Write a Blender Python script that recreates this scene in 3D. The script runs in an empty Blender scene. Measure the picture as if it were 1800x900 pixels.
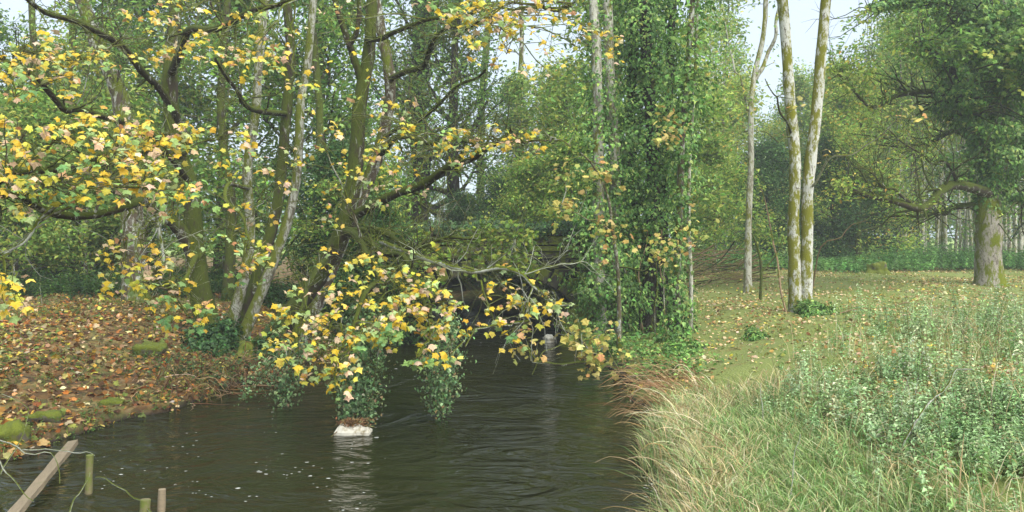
import bpy, math, random
import numpy as np
from mathutils import Vector

scene = bpy.context.scene
col = scene.collection
R = math.radians

# ------------------------------------------------------------------ camera, sky, sun, exposure
FPX, ROW0, CAMZ = 1413.0, 420.0, 2.6
cam_d = bpy.data.cameras.new("camera")
cam = bpy.data.objects.new("camera", cam_d)
col.objects.link(cam)
cam.location = (0, 0, CAMZ)
cam.rotation_euler = (R(90), 0, 0)
cam_d.sensor_width = 36.0
cam_d.lens = 36.0 * FPX / 1800.0
cam_d.shift_y = -(450.0 - ROW0) / 1800.0
cam_d.clip_start = 0.05
cam_d.clip_end = 3000
scene.camera = cam

SUN = Vector((0.45, -0.62, 0.80)).normalized()
world = bpy.data.worlds.new("World")
scene.world = world
world.use_nodes = True
wn = world.node_tree
wn.nodes.clear()
wo = wn.nodes.new("ShaderNodeOutputWorld")
wb = wn.nodes.new("ShaderNodeBackground")
ws = wn.nodes.new("ShaderNodeTexSky")
ws.sky_type = 'NISHITA'
ws.sun_disc = False
ws.sun_elevation = math.asin(SUN.z)
ws.sun_rotation = math.atan2(SUN.x, SUN.y)
ws.air_density = 1.0
ws.dust_density = 6.0
ws.ozone_density = 1.5
wb.inputs['Strength'].default_value = 0.09
# thin bright overcast over the blue: pale cloud mixed evenly into the sky
wm = wn.nodes.new("ShaderNodeMix")
wm.data_type = 'RGBA'
wm.inputs[0].default_value = 0.8
wm.inputs[7].default_value = (3.9, 4.5, 5.25, 1)
wn.links.new(ws.outputs[0], wm.inputs[6])
wn.links.new(wm.outputs[2], wb.inputs[0])
wn.links.new(wb.outputs[0], wo.inputs[0])

sun_d = bpy.data.lights.new("sun", 'SUN')
sun_d.energy = 2.1
sun_d.angle = R(60)
sun_d.color = (1.0, 0.98, 0.95)
sun_o = bpy.data.objects.new("sun", sun_d)
sun_o.rotation_euler = SUN.to_track_quat('Z', 'Y').to_euler()
sun_o.location = (10, -20, 40)
col.objects.link(sun_o)

scene.view_settings.view_transform = 'Standard'
scene.view_settings.look = 'None'
scene.view_settings.exposure = 1.5
scene.view_settings.gamma = 1.0
cy = scene.cycles
cy.max_bounces = 6
cy.diffuse_bounces = 4
cy.glossy_bounces = 2
cy.transmission_bounces = 3
cy.transparent_max_bounces = 4
cy.use_denoising = True
cy.volume_bounces = 1

# ------------------------------------------------------------------ helpers
rs = np.random.RandomState(7)


def P(px, py, Y):
    return np.array(((px - 900.0) / FPX * Y, Y, CAMZ + (ROW0 - py) / FPX * Y))


def lin(h):
    h = h.lstrip('#')
    c = np.array([int(h[i:i + 2], 16) / 255.0 for i in (0, 2, 4)])
    return np.where(c <= 0.04045, c / 12.92, ((c + 0.055) / 1.055) ** 2.4)


def pal(*items):
    w = np.array([i[0] for i in items], float)
    return w / w.sum(), np.array([lin(i[1]) for i in items])


def pick(p, n, jit=0.25):
    i = rs.choice(len(p[0]), n, p=p[0])
    c = p[1][i] * np.exp(rs.normal(0, jit, (n, 1))) * np.exp(rs.normal(0, jit * .35, (n, 3)))
    return np.clip(c, 0.002, 0.85)


def nrm(v):
    v = np.asarray(v, float)
    return v / np.maximum(np.linalg.norm(v, axis=-1, keepdims=True), 1e-9)


class MB:
    """collects geometry in world metres; build() links it as one mesh object"""
    def __init__(s):
        s.v, s.c, s.loops, s.tot, s.sm, s.n = [], [], [], [], [], 0

    def add(s, verts, faces, color=None, smooth=False):
        verts = np.asarray(verts, float).reshape(-1, 3)
        faces = np.asarray(faces, np.int64)
        if faces.size == 0:
            return
        s.v.append(verts)
        if color is None:
            c = np.ones((len(verts), 3)) * .5
        else:
            c = np.broadcast_to(np.asarray(color, float), (len(verts), 3))
        s.c.append(c)
        s.loops.append((faces + s.n).ravel())
        s.tot.append(np.full(len(faces), faces.shape[1], np.int32))
        s.sm.append(np.full(len(faces), smooth, bool))
        s.n += len(verts)

    def mesh(s, name, mat, origin=(0, 0, 0)):
        me = bpy.data.meshes.new(name)
        if s.n:
            v = np.concatenate(s.v) - np.asarray(origin, float)
            lp = np.concatenate(s.loops).astype(np.int32)
            tot = np.concatenate(s.tot)
            me.vertices.add(len(v))
            me.vertices.foreach_set('co', v.astype(np.float32).ravel())
            me.loops.add(len(lp))
            me.loops.foreach_set('vertex_index', lp)
            me.polygons.add(len(tot))
            st = np.zeros(len(tot), np.int32)
            st[1:] = np.cumsum(tot)[:-1]
            me.polygons.foreach_set('loop_start', st)
            me.polygons.foreach_set('use_smooth', np.concatenate(s.sm))
            at = me.attributes.new('Col', 'FLOAT_COLOR', 'POINT')
            c4 = np.ones((len(v), 4), np.float32)
            c4[:, :3] = np.concatenate(s.c)
            at.data.foreach_set('color', c4.ravel())
            me.update(calc_edges=True)
        me.materials.append(mat)
        return me

    def build(s, name, mat, parent=None, origin=None, kind=None):
        if origin is None:
            origin = (0, 0, 0) if parent is None else parent['_o'].to_list() if hasattr(parent['_o'], 'to_list') else list(parent['_o'])
        ob = bpy.data.objects.new(name, s.mesh(name, mat, origin))
        col.objects.link(ob)
        if parent is not None:
            ob.parent = parent
        else:
            ob.location = origin
        if kind:
            ob['kind'] = kind
        return ob


ROOTS = []


def thing(name, label, cat, base, group=None):
    o = bpy.data.objects.new(name, None)
    o.empty_display_size = .2
    col.objects.link(o)
    o.location = base
    o['_o'] = [float(b) for b in base]
    ROOTS.append(o)
    o['label'] = label
    o['category'] = cat
    if group:
        o['group'] = group
    return o


def tag(o, label, cat, group=None, kind=None):
    o['label'] = label
    if kind:
        o['kind'] = kind
    else:
        o['category'] = cat
    if group:
        o['group'] = group
    return o


def dup(root, loc, rz, sc, label=None):
    r = root.copy()
    col.objects.link(r)
    r.location = loc
    r.rotation_euler = (0, 0, rz)
    r.scale = (sc, sc, sc)
    if label:
        r['label'] = label
    for ch in list(root.children):
        c = ch.copy()
        col.objects.link(c)
        c.parent = r
    return r


def resample(pts, n):
    """Catmull-Rom through the points, n samples (extra columns such as radius are carried along)"""
    p = np.asarray(pts, float)
    if len(p) == 2:
        t = np.linspace(0, 1, n)[:, None]
        return p[0] * (1 - t) + p[1] * t
    q = np.vstack([2 * p[0] - p[1], p, 2 * p[-1] - p[-2]])
    u = np.linspace(0, len(p) - 1 - 1e-6, n)
    i = u.astype(int)
    f = (u - i)[:, None]
    a, b, c, d = q[i], q[i + 1], q[i + 2], q[i + 3]
    return .5 * (2 * b + (c - a) * f + (2 * a - 5 * b + 4 * c - d) * f ** 2 + (3 * b - a - 3 * c + d) * f ** 3)


def tube(mb, path, rad, sides=6, color=None, rough=0.0, cap=False):
    p = np.asarray(path, float)
    n = len(p)
    rad = np.broadcast_to(np.asarray(rad, float), (n,))
    t = nrm(np.gradient(p, axis=0))
    ref = np.array((1., 0, 0)) if abs(t[0][0]) < .8 else np.array((0, 1., 0))
    fr = np.zeros((n, 2, 3))
    for i in range(n):
        u = ref - t[i] * np.dot(ref, t[i])
        u /= max(np.linalg.norm(u), 1e-9)
        w = np.cross(t[i], u)
        fr[i, 0], fr[i, 1] = u, w
        ref = u
    a = np.linspace(0, 2 * np.pi, sides, endpoint=False)
    rr = rad[:, None] * (1 + (rs.normal(0, rough, (n, sides)) if rough else 0))
    v = p[:, None, :] + rr[:, :, None] * (np.cos(a)[None, :, None] * fr[:, 0][:, None, :] + np.sin(a)[None, :, None] * fr[:, 1][:, None, :])
    k = np.arange(sides)
    k2 = (k + 1) % sides
    i = np.arange(n - 1)[:, None] * sides
    f = np.stack([i + k, i + k2, i + sides + k2, i + sides + k], -1).reshape(-1, 4)
    mb.add(v.reshape(-1, 3), f, color, True)
    if cap:
        for e in (0, n - 1):
            ring = v[e]
            c = ring.mean(0)
            fs = np.stack([k, k2, np.full(sides, sides)], -1)
            mb.add(np.vstack([ring, c]), fs, color, False)


def limb(mb, pts, r0, r1, n=24, sides=8, wob=.03, rough=.05, power=1.0, flare=0.0):
    p = resample(pts, n)
    L = np.linalg.norm(np.diff(p, axis=0), axis=1).sum()
    ph = rs.uniform(0, 6.28, 6)
    t = np.linspace(0, 1, n)
    w = np.stack([np.sin(t * (5 + 3 * k) + ph[k]) + .5 * np.sin(t * (13 + 4 * k) + ph[k + 3]) for k in range(3)], -1)
    p = p + w * wob * min(L * .08, .6) * np.minimum(t * 3, 1)[:, None]
    r = r0 + (r1 - r0) * t ** power
    if flare:
        r = r * (1 + flare * np.exp(-t * n / 1.6))
    tube(mb, p, r, sides, None, rough)
    return p, r


# leaf templates: x across, y towards the tip, z up
def T_diamond(w=.5, fold=.12):
    v = np.array([(0, 0, 0), (w / 2, .45, fold), (0, 1, -.05), (-w / 2, .45, fold)])
    return v, np.array([(0, 1, 2), (0, 2, 3)])


def T_maple():
    half = [(.0, .06), (.22, -.02), (.50, .10), (.42, .24), (.68, .44), (.64, .55), (.40, .56), (.38, .74), (.30, .76), (.20, .80)]
    out = [(0, .04)] + half[1:] + [(0, 1.08)] + [(-x, y) for x, y in reversed(half[1:])]
    c = (0, .38)
    v = np.array([(c[0], c[1], 0)] + [(x, y, 0) for x, y in out])
    d = np.hypot(v[:, 0] - c[0], v[:, 1] - c[1])
    v[:, 2] = -.22 * d ** 2 + .05 * np.sin(v[:, 0] * 9 + v[:, 1] * 5)
    n = len(out)
    f = np.array([(0, 1 + i, 1 + (i + 1) % n) for i in range(n)])
    v[:, 1] -= .04
    return v, f


def T_ivy():
    v = np.array([(0, 0, 0), (.42, .12, -.05), (.30, .50, .05), (0, 1, -.12), (-.30, .50, .05), (-.42, .12, -.05)])
    return v, np.array([(0, 1, 2), (0, 2, 3), (0, 3, 4), (0, 4, 5)])


def T_maple_lo():
    v = np.array([(0, 0, 0), (.45, .08, -.04), (.30, .38, .04), (.58, .52, -.08), (0, 1, -.12), (-.58, .52, -.08), (-.30, .38, .04), (-.45, .08, -.04)])
    return v, np.array([(0, 1, 2), (0, 2, 4), (2, 3, 4), (0, 4, 6), (6, 4, 5), (0, 6, 7)])


DIA, MAPLE, IVY, MAPLO = T_diamond(), T_maple(), T_ivy(), T_maple_lo()
LANCE = T_diamond(.28, .05)


def leaves(mb, tpl, pos, normal, tip, size, color):
    pos = np.asarray(pos, float)
    n = len(pos)
    if n == 0:
        return
    V, Fc = tpl
    z = nrm(normal)
    y = np.asarray(tip, float)
    y = y - z * (y * z).sum(-1, keepdims=True)
    y = nrm(y + 1e-6)
    x = np.cross(y, z)
    size = np.broadcast_to(np.asarray(size, float), (n,))
    curl = rs.uniform(.4, 2.4, n)
    loc = V[None] * size[:, None, None]
    loc = loc.copy()
    loc[:, :, 2] *= curl[:, None]
    v = pos[:, None] + loc[:, :, 0:1] * x[:, None] + loc[:, :, 1:2] * y[:, None] + loc[:, :, 2:3] * z[:, None]
    k = len(V)
    f = (Fc[None] + (np.arange(n) * k)[:, None, None]).reshape(-1, 3)
    mb.add(v.reshape(-1, 3), f, np.repeat(color, k, axis=0))


def rnd(n, s=1.0):
    return rs.normal(0, s, (n, 3))


UP = np.array((0., 0, 1))

# ------------------------------------------------------------------ materials
MATS = {}


def newmat(name):
    m = bpy.data.materials.new(name)
    m.use_nodes = True
    nt = m.node_tree
    b = nt.nodes['Principled BSDF']
    return m, nt, b, nt.nodes['Material Output']


def node(nt, typ, **kw):
    n = nt.nodes.new(typ)
    for k, v in kw.items():
        if k in n.inputs:
            n.inputs[k].default_value = v
        else:
            setattr(n, k, v)
    return n


def noise(nt, vec, scale, detail=4, rough=.6, dist=0):
    n = node(nt, 'ShaderNodeTexNoise')
    n.inputs['Scale'].default_value = scale
    n.inputs['Detail'].default_value = detail
    n.inputs['Roughness'].default_value = rough
    n.inputs['Distortion'].default_value = dist
    nt.links.new(vec, n.inputs['Vector'])
    return n


def ramp(nt, fac, stops):
    r = node(nt, 'ShaderNodeValToRGB')
    e = r.color_ramp.elements
    while len(e) < len(stops):
        e.new(.5)
    for el, (p, c) in zip(e, stops):
        el.position = p
        c = (c, c, c) if isinstance(c, (int, float)) else tuple(c)
        el.color = (*c[:3], 1)
    nt.links.new(fac, r.inputs[0])
    return r


def mixc(nt, fac, a, b, mode='MIX'):
    m = node(nt, 'ShaderNodeMix', data_type='RGBA', blend_type=mode)
    for sock, val in ((m.inputs[0], fac), (m.inputs[6], a), (m.inputs[7], b)):
        if hasattr(val, 'node') or isinstance(val, bpy.types.NodeSocket):
            nt.links.new(val, sock)
        elif isinstance(val, (int, float)):
            sock.default_value = val
        else:
            sock.default_value = (*tuple(val)[:3], 1)
    return m.outputs[2]


def leafmat(name, transl=.3, rough=.55, spec=.3, spots=0.0):
    m, nt, b, out = newmat(name)
    at = node(nt, 'ShaderNodeAttribute', attribute_name='Col')
    c = at.outputs['Color']
    if spots:
        tc = node(nt, 'ShaderNodeTexCoord')
        n = noise(nt, tc.outputs['Object'], 22, 3)
        r = ramp(nt, n.outputs[0], [(.56, 0), (.72, 1)])
        mul = node(nt, 'ShaderNodeMath', operation='MULTIPLY')
        nt.links.new(r.outputs[0], mul.inputs[0])
        mul.inputs[1].default_value = spots
        c = mixc(nt, mul.outputs[0], c, (.22, .10, .035))
    nt.links.new(c, b.inputs['Base Color'])
    b.inputs['Roughness'].default_value = rough
    b.inputs['Specular IOR Level'].default_value = spec
    tr = node(nt, 'ShaderNodeBsdfTranslucent')
    nt.links.new(c, tr.inputs['Color'])
    mx = node(nt, 'ShaderNodeMixShader')
    mx.inputs[0].default_value = transl
    nt.links.new(b.outputs[0], mx.inputs[1])
    nt.links.new(tr.outputs[0], mx.inputs[2])
    nt.links.new(mx.outputs[0], out.inputs[0])
    return m


def barkmat(name, base=('#3a3024', '#5c5040'), moss=.5, lichen=.0, mosscol=('#3f4a12', '#6f7a1c'), lichcol='#b9bcae', scale=1.0):
    m, nt, b, out = newmat(name)
    tc = node(nt, 'ShaderNodeTexCoord')
    mp = node(nt, 'ShaderNodeMapping')
    mp.inputs['Scale'].default_value = (scale, scale, scale * .45)
    nt.links.new(tc.outputs['Object'], mp.inputs[0])
    v = mp.outputs[0]
    n1 = noise(nt, v, 9, 6, .7)
    c = mixc(nt, n1.outputs[0], lin(base[0]), lin(base[1]))
    if lichen:
        n3 = noise(nt, v, 6.5, 7, .72, .8)
        r3 = ramp(nt, n3.outputs[0], [(.62 - lichen * .3, 0), (.68 - lichen * .3, 1)])
        n3b = noise(nt, v, 25, 3)
        lc = mixc(nt, n3b.outputs[0], lin(lichcol) * .75, lin(lichcol) * 1.1)
        c = mixc(nt, r3.outputs[0], c, lc)
    geo = node(nt, 'ShaderNodeNewGeometry')
    sx = node(nt, 'ShaderNodeSeparateXYZ')
    nt.links.new(geo.outputs['Normal'], sx.inputs[0])
    n2 = noise(nt, v, 3.2, 7, .75)
    m1 = node(nt, 'ShaderNodeMath', operation='MULTIPLY_ADD')
    nt.links.new(sx.outputs['Z'], m1.inputs[0])
    m1.inputs[1].default_value = .22
    nt.links.new(n2.outputs[0], m1.inputs[2])
    m2 = node(nt, 'ShaderNodeMath', operation='MULTIPLY_ADD')
    nt.links.new(sx.outputs['X'], m2.inputs[0])
    m2.inputs[1].default_value = -.03
    nt.links.new(m1.outputs[0], m2.inputs[2])
    r2 = ramp(nt, m2.outputs[0], [(.66 - moss * .38, 0), (.74 - moss * .38, 1)])
    nm = noise(nt, v, 40, 3, .7)
    mc = mixc(nt, nm.outputs[0], lin(mosscol[0]), lin(mosscol[1]))
    c = mixc(nt, r2.outputs[0], c, mc)
    nt.links.new(c, b.inputs['Base Color'])
    b.inputs['Roughness'].default_value = .95
    b.inputs['Specular IOR Level'].default_value = .26
    nb = noise(nt, v, 28, 6, .75)
    bp = node(nt, 'ShaderNodeBump')
    bp.inputs['Strength'].default_value = .9
    bp.inputs['Distance'].default_value = .05
    nt.links.new(nb.outputs[0], bp.inputs['Height'])
    nt.links.new(bp.outputs[0], b.inputs['Normal'])
    return m


M_leaf = leafmat('sycamore leaf', .38, .5, .3, .22)
M_green = leafmat('broad leaf', .42, .5, .3)
M_ivy = leafmat('ivy leaf', .2, .5, .35)
M_grass = leafmat('grass blade', .3, .6, .25)
M_litter = leafmat('fallen leaf', .12, .7, .2)
M_moss_bark = barkmat('mossy bark', ('#2c261b', '#4c4434'), moss=.66, lichen=.2, mosscol=('#2a330d', '#5c681e'))
M_mid_bark = barkmat('half mossy bark', ('#3a3226', '#665a48'), moss=.46, lichen=.4)
M_lichen_bark = barkmat('lichen bark', ('#5a5545', '#7d7766'), moss=.56, lichen=.80, mosscol=('#5d6416', '#8e8a2c'), lichcol='#cfcfc4', scale=1.7)
M_grey_bark = barkmat('grey lichen bark', ('#4e4a3a', '#716b58'), moss=.58, lichen=.62, mosscol=('#3f4a12', '#747c26'), lichcol='#aaab9c', scale=1.5)
M_pale_bark = barkmat('pale bark', ('#6e6a58', '#97917d'), moss=.40, lichen=.6, mosscol=('#5d6416', '#868430'), lichcol='#bdbcab')
M_oak_bark = barkmat('big trunk bark', ('#4a4238', '#8a8174'), moss=.50, lichen=.75, mosscol=('#48530e', '#7d8417'), lichcol='#a39c90', scale=1.0)
M_dark_bark = barkmat('dark bark', ('#1d1a14', '#38332a'), moss=.25, lichen=.0)
M_twig = barkmat('twig bark', ('#4a4230', '#7c745a'), moss=.58, lichen=.4)
M_white_twig = barkmat('lichen twig', ('#77715f', '#a19b87'), moss=.35, lichen=.8)
M_dead = barkmat('dead stick', ('#6b5842', '#a08a68'), moss=.1)
M_straw = leafmat('straw', .15, .7, .2)

# ------------------------------------------------------------------ ground form
YK = np.array([-40, 3, 7, 8.5, 10.2, 12, 14.8, 18, 20.8, 25, 34, 60, 400.])
XL = np.array([-9, -7.5, -6.3, -5.9, -5.7, -5.1, -4.6, -3.8, -3.1, -3.6, -10.5, -40, -320])
XR = np.array([.9, .95, 1.15, 1.35, 1.6, 1.85, 2.05, 2.1, 2.1, 1.7, -5, -34, -314])


def wig(x, y):
    return (np.sin(x * 1.3 + y * .7) + np.sin(x * .6 - y * 1.1 + 2) + .6 * np.sin(x * 2.7 + y * 2.1 + 1) + .5 * np.sin(3.9 * x - 2.9 * y) + .4 * np.sin(6.1 * x + 5.3 * y))


def sst(a, b, t):
    u = np.clip((t - a) / (b - a), 0, 1)
    return u * u * (3 - 2 * u)


def zg(x, y):
    x = np.asarray(x, float)
    y = np.asarray(y, float)
    xl = np.interp(y, YK, XL) + .12 * np.sin(y * 2.1) + .07 * np.sin(y * 5.3)
    xr = np.interp(y, YK, XR) + .12 * np.sin(y * 1.7 + 1) + .07 * np.sin(y * 4.7)
    dl, dr = xl - x, x - xr
    left = -.5 + .62 * sst(-.25, .35, dl) + .9 * sst(.2, 5.5, dl)
    right = -.5 + .75 * sst(-.25, .45, dr) + .6 * sst(.3, 4.5, dr) + .32 * sst(4, 11, dr)
    z = np.where(dl > -1.0, left, np.where(dr > -1.0, right, -.5))
    z = np.maximum(z, -.5)
    out = np.clip(np.maximum(dl, dr), 0, 1.5) / 1.5
    z = z + wig(x, y) * .035 * out
    # left bank level behind, gently rising far away
    z = z + sst(45, 300, np.abs(y)) * 2.0
    return z


def chan(x, y, m=0.0):
    xl = np.interp(y, YK, XL)
    xr = np.interp(y, YK, XR)
    return (x > xl - m) & (x < xr + m)


xs = np.concatenate([np.linspace(-170, -40, 12)[:-1], np.linspace(-40, -14, 40)[:-1], np.arange(-14, 16, .14), np.linspace(16, 45, 45), np.linspace(45, 170, 12)[1:]])
ys = np.concatenate([np.linspace(-60, 2, 16)[:-1], np.arange(2, 32, .16), np.linspace(32, 70, 60), np.linspace(70, 220, 20)[1:]])
gx, gy = np.meshgrid(xs, ys)
gz = zg(gx, gy)
mb = MB()
nx, ny = len(xs), len(ys)
idx = np.arange(nx * ny).reshape(ny, nx)
fc = np.stack([idx[:-1, :-1], idx[:-1, 1:], idx[1:, 1:], idx[1:, :-1]], -1).reshape(-1, 4)
mb.add(np.stack([gx, gy, gz], -1).reshape(-1, 3), fc, None, True)

m, nt, b, out = newmat('woodland floor')
tc = node(nt, 'ShaderNodeTexCoord')
v = tc.outputs['Object']
vo = node(nt, 'ShaderNodeTexVoronoi')
vo.inputs['Scale'].default_value = 11
nt.links.new(v, vo.inputs['Vector'])
sp = node(nt, 'ShaderNodeSeparateColor')
nt.links.new(vo.outputs['Color'], sp.inputs[0])
lit = ramp(nt, sp.outputs[0], [(0, lin('#2d1e10')), (.35, lin('#6b4a22')), (.6, lin('#8c6430')), (.8, lin('#a3875a')), (1, lin('#5d4a2a'))])
nb_ = noise(nt, v, 30, 5)
soil = mixc(nt, nb_.outputs[0], lin('#2c2412'), lin('#5c4a22'))
litc = mixc(nt, .65, soil, lit.outputs[0])
n2 = noise(nt, v, 1.5, 8, .72)
n3 = noise(nt, v, 35, 4, .7)
grs = mixc(nt, n3.outputs[0], lin('#4c5826'), lin('#8a9448'))
sx = node(nt, 'ShaderNodeSeparateXYZ')
nt.links.new(v, sx.inputs[0])
# more moss and grass on the right bank, leaf litter on the left
mr = node(nt, 'ShaderNodeMapRange')
nt.links.new(sx.outputs['X'], mr.inputs[0])
mr.inputs[1].default_value = -4
mr.inputs[2].default_value = 4
mr.inputs[3].default_value = -.04
mr.inputs[4].default_value = .23
ad = node(nt, 'ShaderNodeMath', operation='ADD')
nt.links.new(n2.outputs[0], ad.inputs[0])
nt.links.new(mr.outputs[0], ad.inputs[1])
gm = ramp(nt, ad.outputs[0], [(.44, 0), (.68, 1)])
c = mixc(nt, gm.outputs[0], litc, grs)
# wet mud below the waterline edge
mz = ramp(nt, sx.outputs['Z'], [(.0, 1), (.13, 0)])
c = mixc(nt, mz.outputs[0], c, lin('#241c10'))
my = node(nt, 'ShaderNodeMapRange')
nt.links.new(sx.outputs['Y'], my.inputs[0])
my.inputs[1].default_value = 60
my.inputs[2].default_value = 75
c = mixc(nt, my.outputs[0], c, lin('#8aa04a'))
nt.links.new(c, b.inputs['Base Color'])
b.inputs['Roughness'].default_value = .95
bp = node(nt, 'ShaderNodeBump')
bp.inputs['Strength'].default_value = .8
bp.inputs['Distance'].default_value = .04
nt.links.new(nb_.outputs[0], bp.inputs['Height'])
nt.links.new(bp.outputs[0], b.inputs['Normal'])
ground = mb.build('ground', m)
ground['kind'] = 'structure'
tag(ground, 'woodland floor of leaf litter, moss and grass on both river banks', '', kind='structure')

# water
mb = MB()
wx, wy = np.meshgrid(np.linspace(-60, 6, 100), np.linspace(-20, 75, 120))
idx = np.arange(wx.size).reshape(wx.shape)
fc = np.stack([idx[:-1, :-1], idx[:-1, 1:], idx[1:, 1:], idx[1:, :-1]], -1).reshape(-1, 4)
mb.add(np.stack([wx, wy, wx * 0], -1).reshape(-1, 3), fc, None, True)
m, nt, b, out = newmat('river water')
b.inputs['Base Color'].default_value = (*lin('#20220b'), 1)
b.inputs['Roughness'].default_value = .06
b.inputs['IOR'].default_value = 1.33
b.inputs['Specular IOR Level'].default_value = .55
tc = node(nt, 'ShaderNodeTexCoord')
mp = node(nt, 'ShaderNodeMapping')
mp.inputs['Scale'].default_value = (1.0, 1.5, 1)
mp.inputs['Rotation'].default_value = (0, 0, .18)
nt.links.new(tc.outputs['Object'], mp.inputs[0])
na = noise(nt, mp.outputs[0], .75, 3, .55, 2.2)
nb2 = noise(nt, mp.outputs[0], 3.0, 4, .6, 1.6)
mm = node(nt, 'ShaderNodeMath', operation='MULTIPLY_ADD')
nt.links.new(nb2.outputs[0], mm.inputs[0])
mm.inputs[1].default_value = .22
nt.links.new(na.outputs[0], mm.inputs[2])
# calm and choppy reaches
nc = noise(nt, tc.outputs['Object'], .35, 2)
rc = ramp(nt, nc.outputs[0], [(.35, .35), (.6, 1)])
bp = node(nt, 'ShaderNodeBump')
bp.inputs['Distance'].default_value = .15
nt.links.new(rc.outputs[0], bp.inputs['Strength'])
nt.links.new(mm.outputs[0], bp.inputs['Height'])
nt.links.new(bp.outputs[0], b.inputs['Normal'])
water = mb.build('river_water', m)
tag(water, 'dark brown river water with ripples and dull sky reflections', '', kind='structure')

# haze volume added to lift the darks and give a milky wash
mb = MB()
hx0, hx1, hy0, hy1, hz0, hz1 = -175, 175, -75, 225, -2.0, 24.0
hv = [(x, y, z) for z in (hz0, hz1) for (x, y) in ((hx0, hy0), (hx1, hy0), (hx1, hy1), (hx0, hy1))]
mb.add(hv, [(3, 2, 1, 0), (4, 5, 6, 7), (0, 1, 5, 4), (1, 2, 6, 5), (2, 3, 7, 6), (3, 0, 4, 7)])
m = bpy.data.materials.new('haze')
m.use_nodes = True
nt = m.node_tree
nt.nodes.clear()
out = nt.nodes.new('ShaderNodeOutputMaterial')
pv = nt.nodes.new('ShaderNodeVolumePrincipled')
pv.inputs['Color'].default_value = (.90, .95, 1.0, 1)
pv.inputs['Density'].default_value = 0.0015
nt.links.new(pv.outputs[0], out.inputs['Volume'])
o = mb.build('haze', m)
tag(o, 'thin pale haze added between the trees for a milky wash', '', kind='stuff')

# ------------------------------------------------------------------ palettes
PAL_SYC = pal((5, '#dcba36'), (4.5, '#e4ca5a'), (.8, '#d8ac48'), (3.6, '#dcc09c'), (.9, '#b98a5c'), (3.8, '#93b066'), (3.2, '#b2c484'), (3.6, '#d2d050'))
PAL_SYC_G = pal((2, '#dcb63a'), (2, '#c5bb45'), (4, '#86a85c'), (3, '#6f9a5a'), (1.2, '#d9a878'))
PAL_OLIVE = pal((3, '#a9a050'), (2, '#c6b764'), (2, '#8f9a48'), (1, '#c79a5e'), (1, '#d8c27a'))
PAL_DEEP = pal((4, '#56783a'), (3, '#6c8e40'), (2, '#80a24a'), (1, '#98ae50'))
PAL_MID = pal((3, '#709240'), (3, '#88a64e'), (2, '#a4b458'), (1, '#bcbe5c'))
PAL_YG = pal((3, '#94ac4e'), (3, '#aaba58'), (1.2, '#c0b85a'), (3.5, '#7c9c48'), (.4, '#ccaa52'))
PAL_HOLLY = pal((3, '#3e5c30'), (3, '#4e703a'), (1, '#688a50'))
PAL_IVY = pal((4, '#4c7030'), (4, '#62883f'), (2, '#80a34e'), (1, '#a2b85e'))
PAL_LITTER = pal((3, '#80592c'), (2.6, '#a06e34'), (2.2, '#a88c5c'), (3, '#5c432a'), (1.6, '#c0aa80'), (.8, '#d2b34a'), (1.6, '#8d8a44'), (1, '#6f7d3c'))
PAL_LITTER_R = pal((2.4, '#8e8c50'), (2, '#86683e'), (3, '#c4aa7c'), (2, '#a88a58'), (3, '#d3bf96'), (1.5, '#8a6a3c'), (1, '#cbb24a'), (.7, '#9a9a48'))
PAL_STRAW = pal((3, '#c6b888'), (3, '#b4a676'), (2, '#d4caa4'), (1, '#9a8a5a'))
PAL_GRASS = pal((3, '#7f9a56'), (3, '#98b070'), (2, '#648646'), (1.5, '#b0bc84'))
PAL_HERB = pal((3, '#8fae74'), (3, '#a4bf88'), (2, '#6f9254'), (1.5, '#b8c896'), (.4, '#b0a070'))
PAL_MGREEN = pal((3, '#6f8a30'), (2, '#869a38'), (3, '#567428'), (1, '#a0a044'))
PAL_BROWN = pal((3, '#8a6a45'), (2, '#a58a60'), (2, '#6d5236'), (1, '#b9a078'))

# ------------------------------------------------------------------ stone bridge
YB = 21.0


def stone_mat(name, a, bcol, moss):
    m, nt, b, out = newmat(name)
    tc = node(nt, 'ShaderNodeTexCoord')
    oi = node(nt, 'ShaderNodeObjectInfo')
    n1 = noise(nt, tc.outputs['Object'], 7, 6, .7)
    c = mixc(nt, n1.outputs[0], lin(a), lin(bcol))
    rr = ramp(nt, oi.outputs['Random'], [(0, .65), (1, 1.25)])
    c = mixc(nt, 1.0, c, rr.outputs[0], 'MULTIPLY')
    geo = node(nt, 'ShaderNodeNewGeometry')
    s2 = node(nt, 'ShaderNodeSeparateXYZ')
    nt.links.new(geo.outputs['Normal'], s2.inputs[0])
    n2 = noise(nt, geo.outputs['Position'], 3, 6, .7)
    ma = node(nt, 'ShaderNodeMath', operation='MULTIPLY_ADD')
    nt.links.new(s2.outputs['Z'], ma.inputs[0])
    ma.inputs[1].default_value = .28
    nt.links.new(n2.outputs[0], ma.inputs[2])
    r2 = ramp(nt, ma.outputs[0], [(.68 - moss * .4, 0), (.76 - moss * .4, 1)])
    n4 = noise(nt, tc.outputs['Object'], 45, 3)
    mc = mixc(nt, n4.outputs[0], lin('#3d480f'), lin('#76801c'))
    c = mixc(nt, r2.outputs[0], c, mc)
    nt.links.new(c, b.inputs['Base Color'])
    b.inputs['Roughness'].default_value = .9
    nb = noise(nt, tc.outputs['Object'], 25, 6, .7)
    bp = node(nt, 'ShaderNodeBump')
    bp.inputs['Strength'].default_value = .6
    bp.inputs['Distance'].default_value = .03
    nt.links.new(nb.outputs[0], bp.inputs['Height'])
    nt.links.new(bp.outputs[0], b.inputs['Normal'])
    return m


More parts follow.
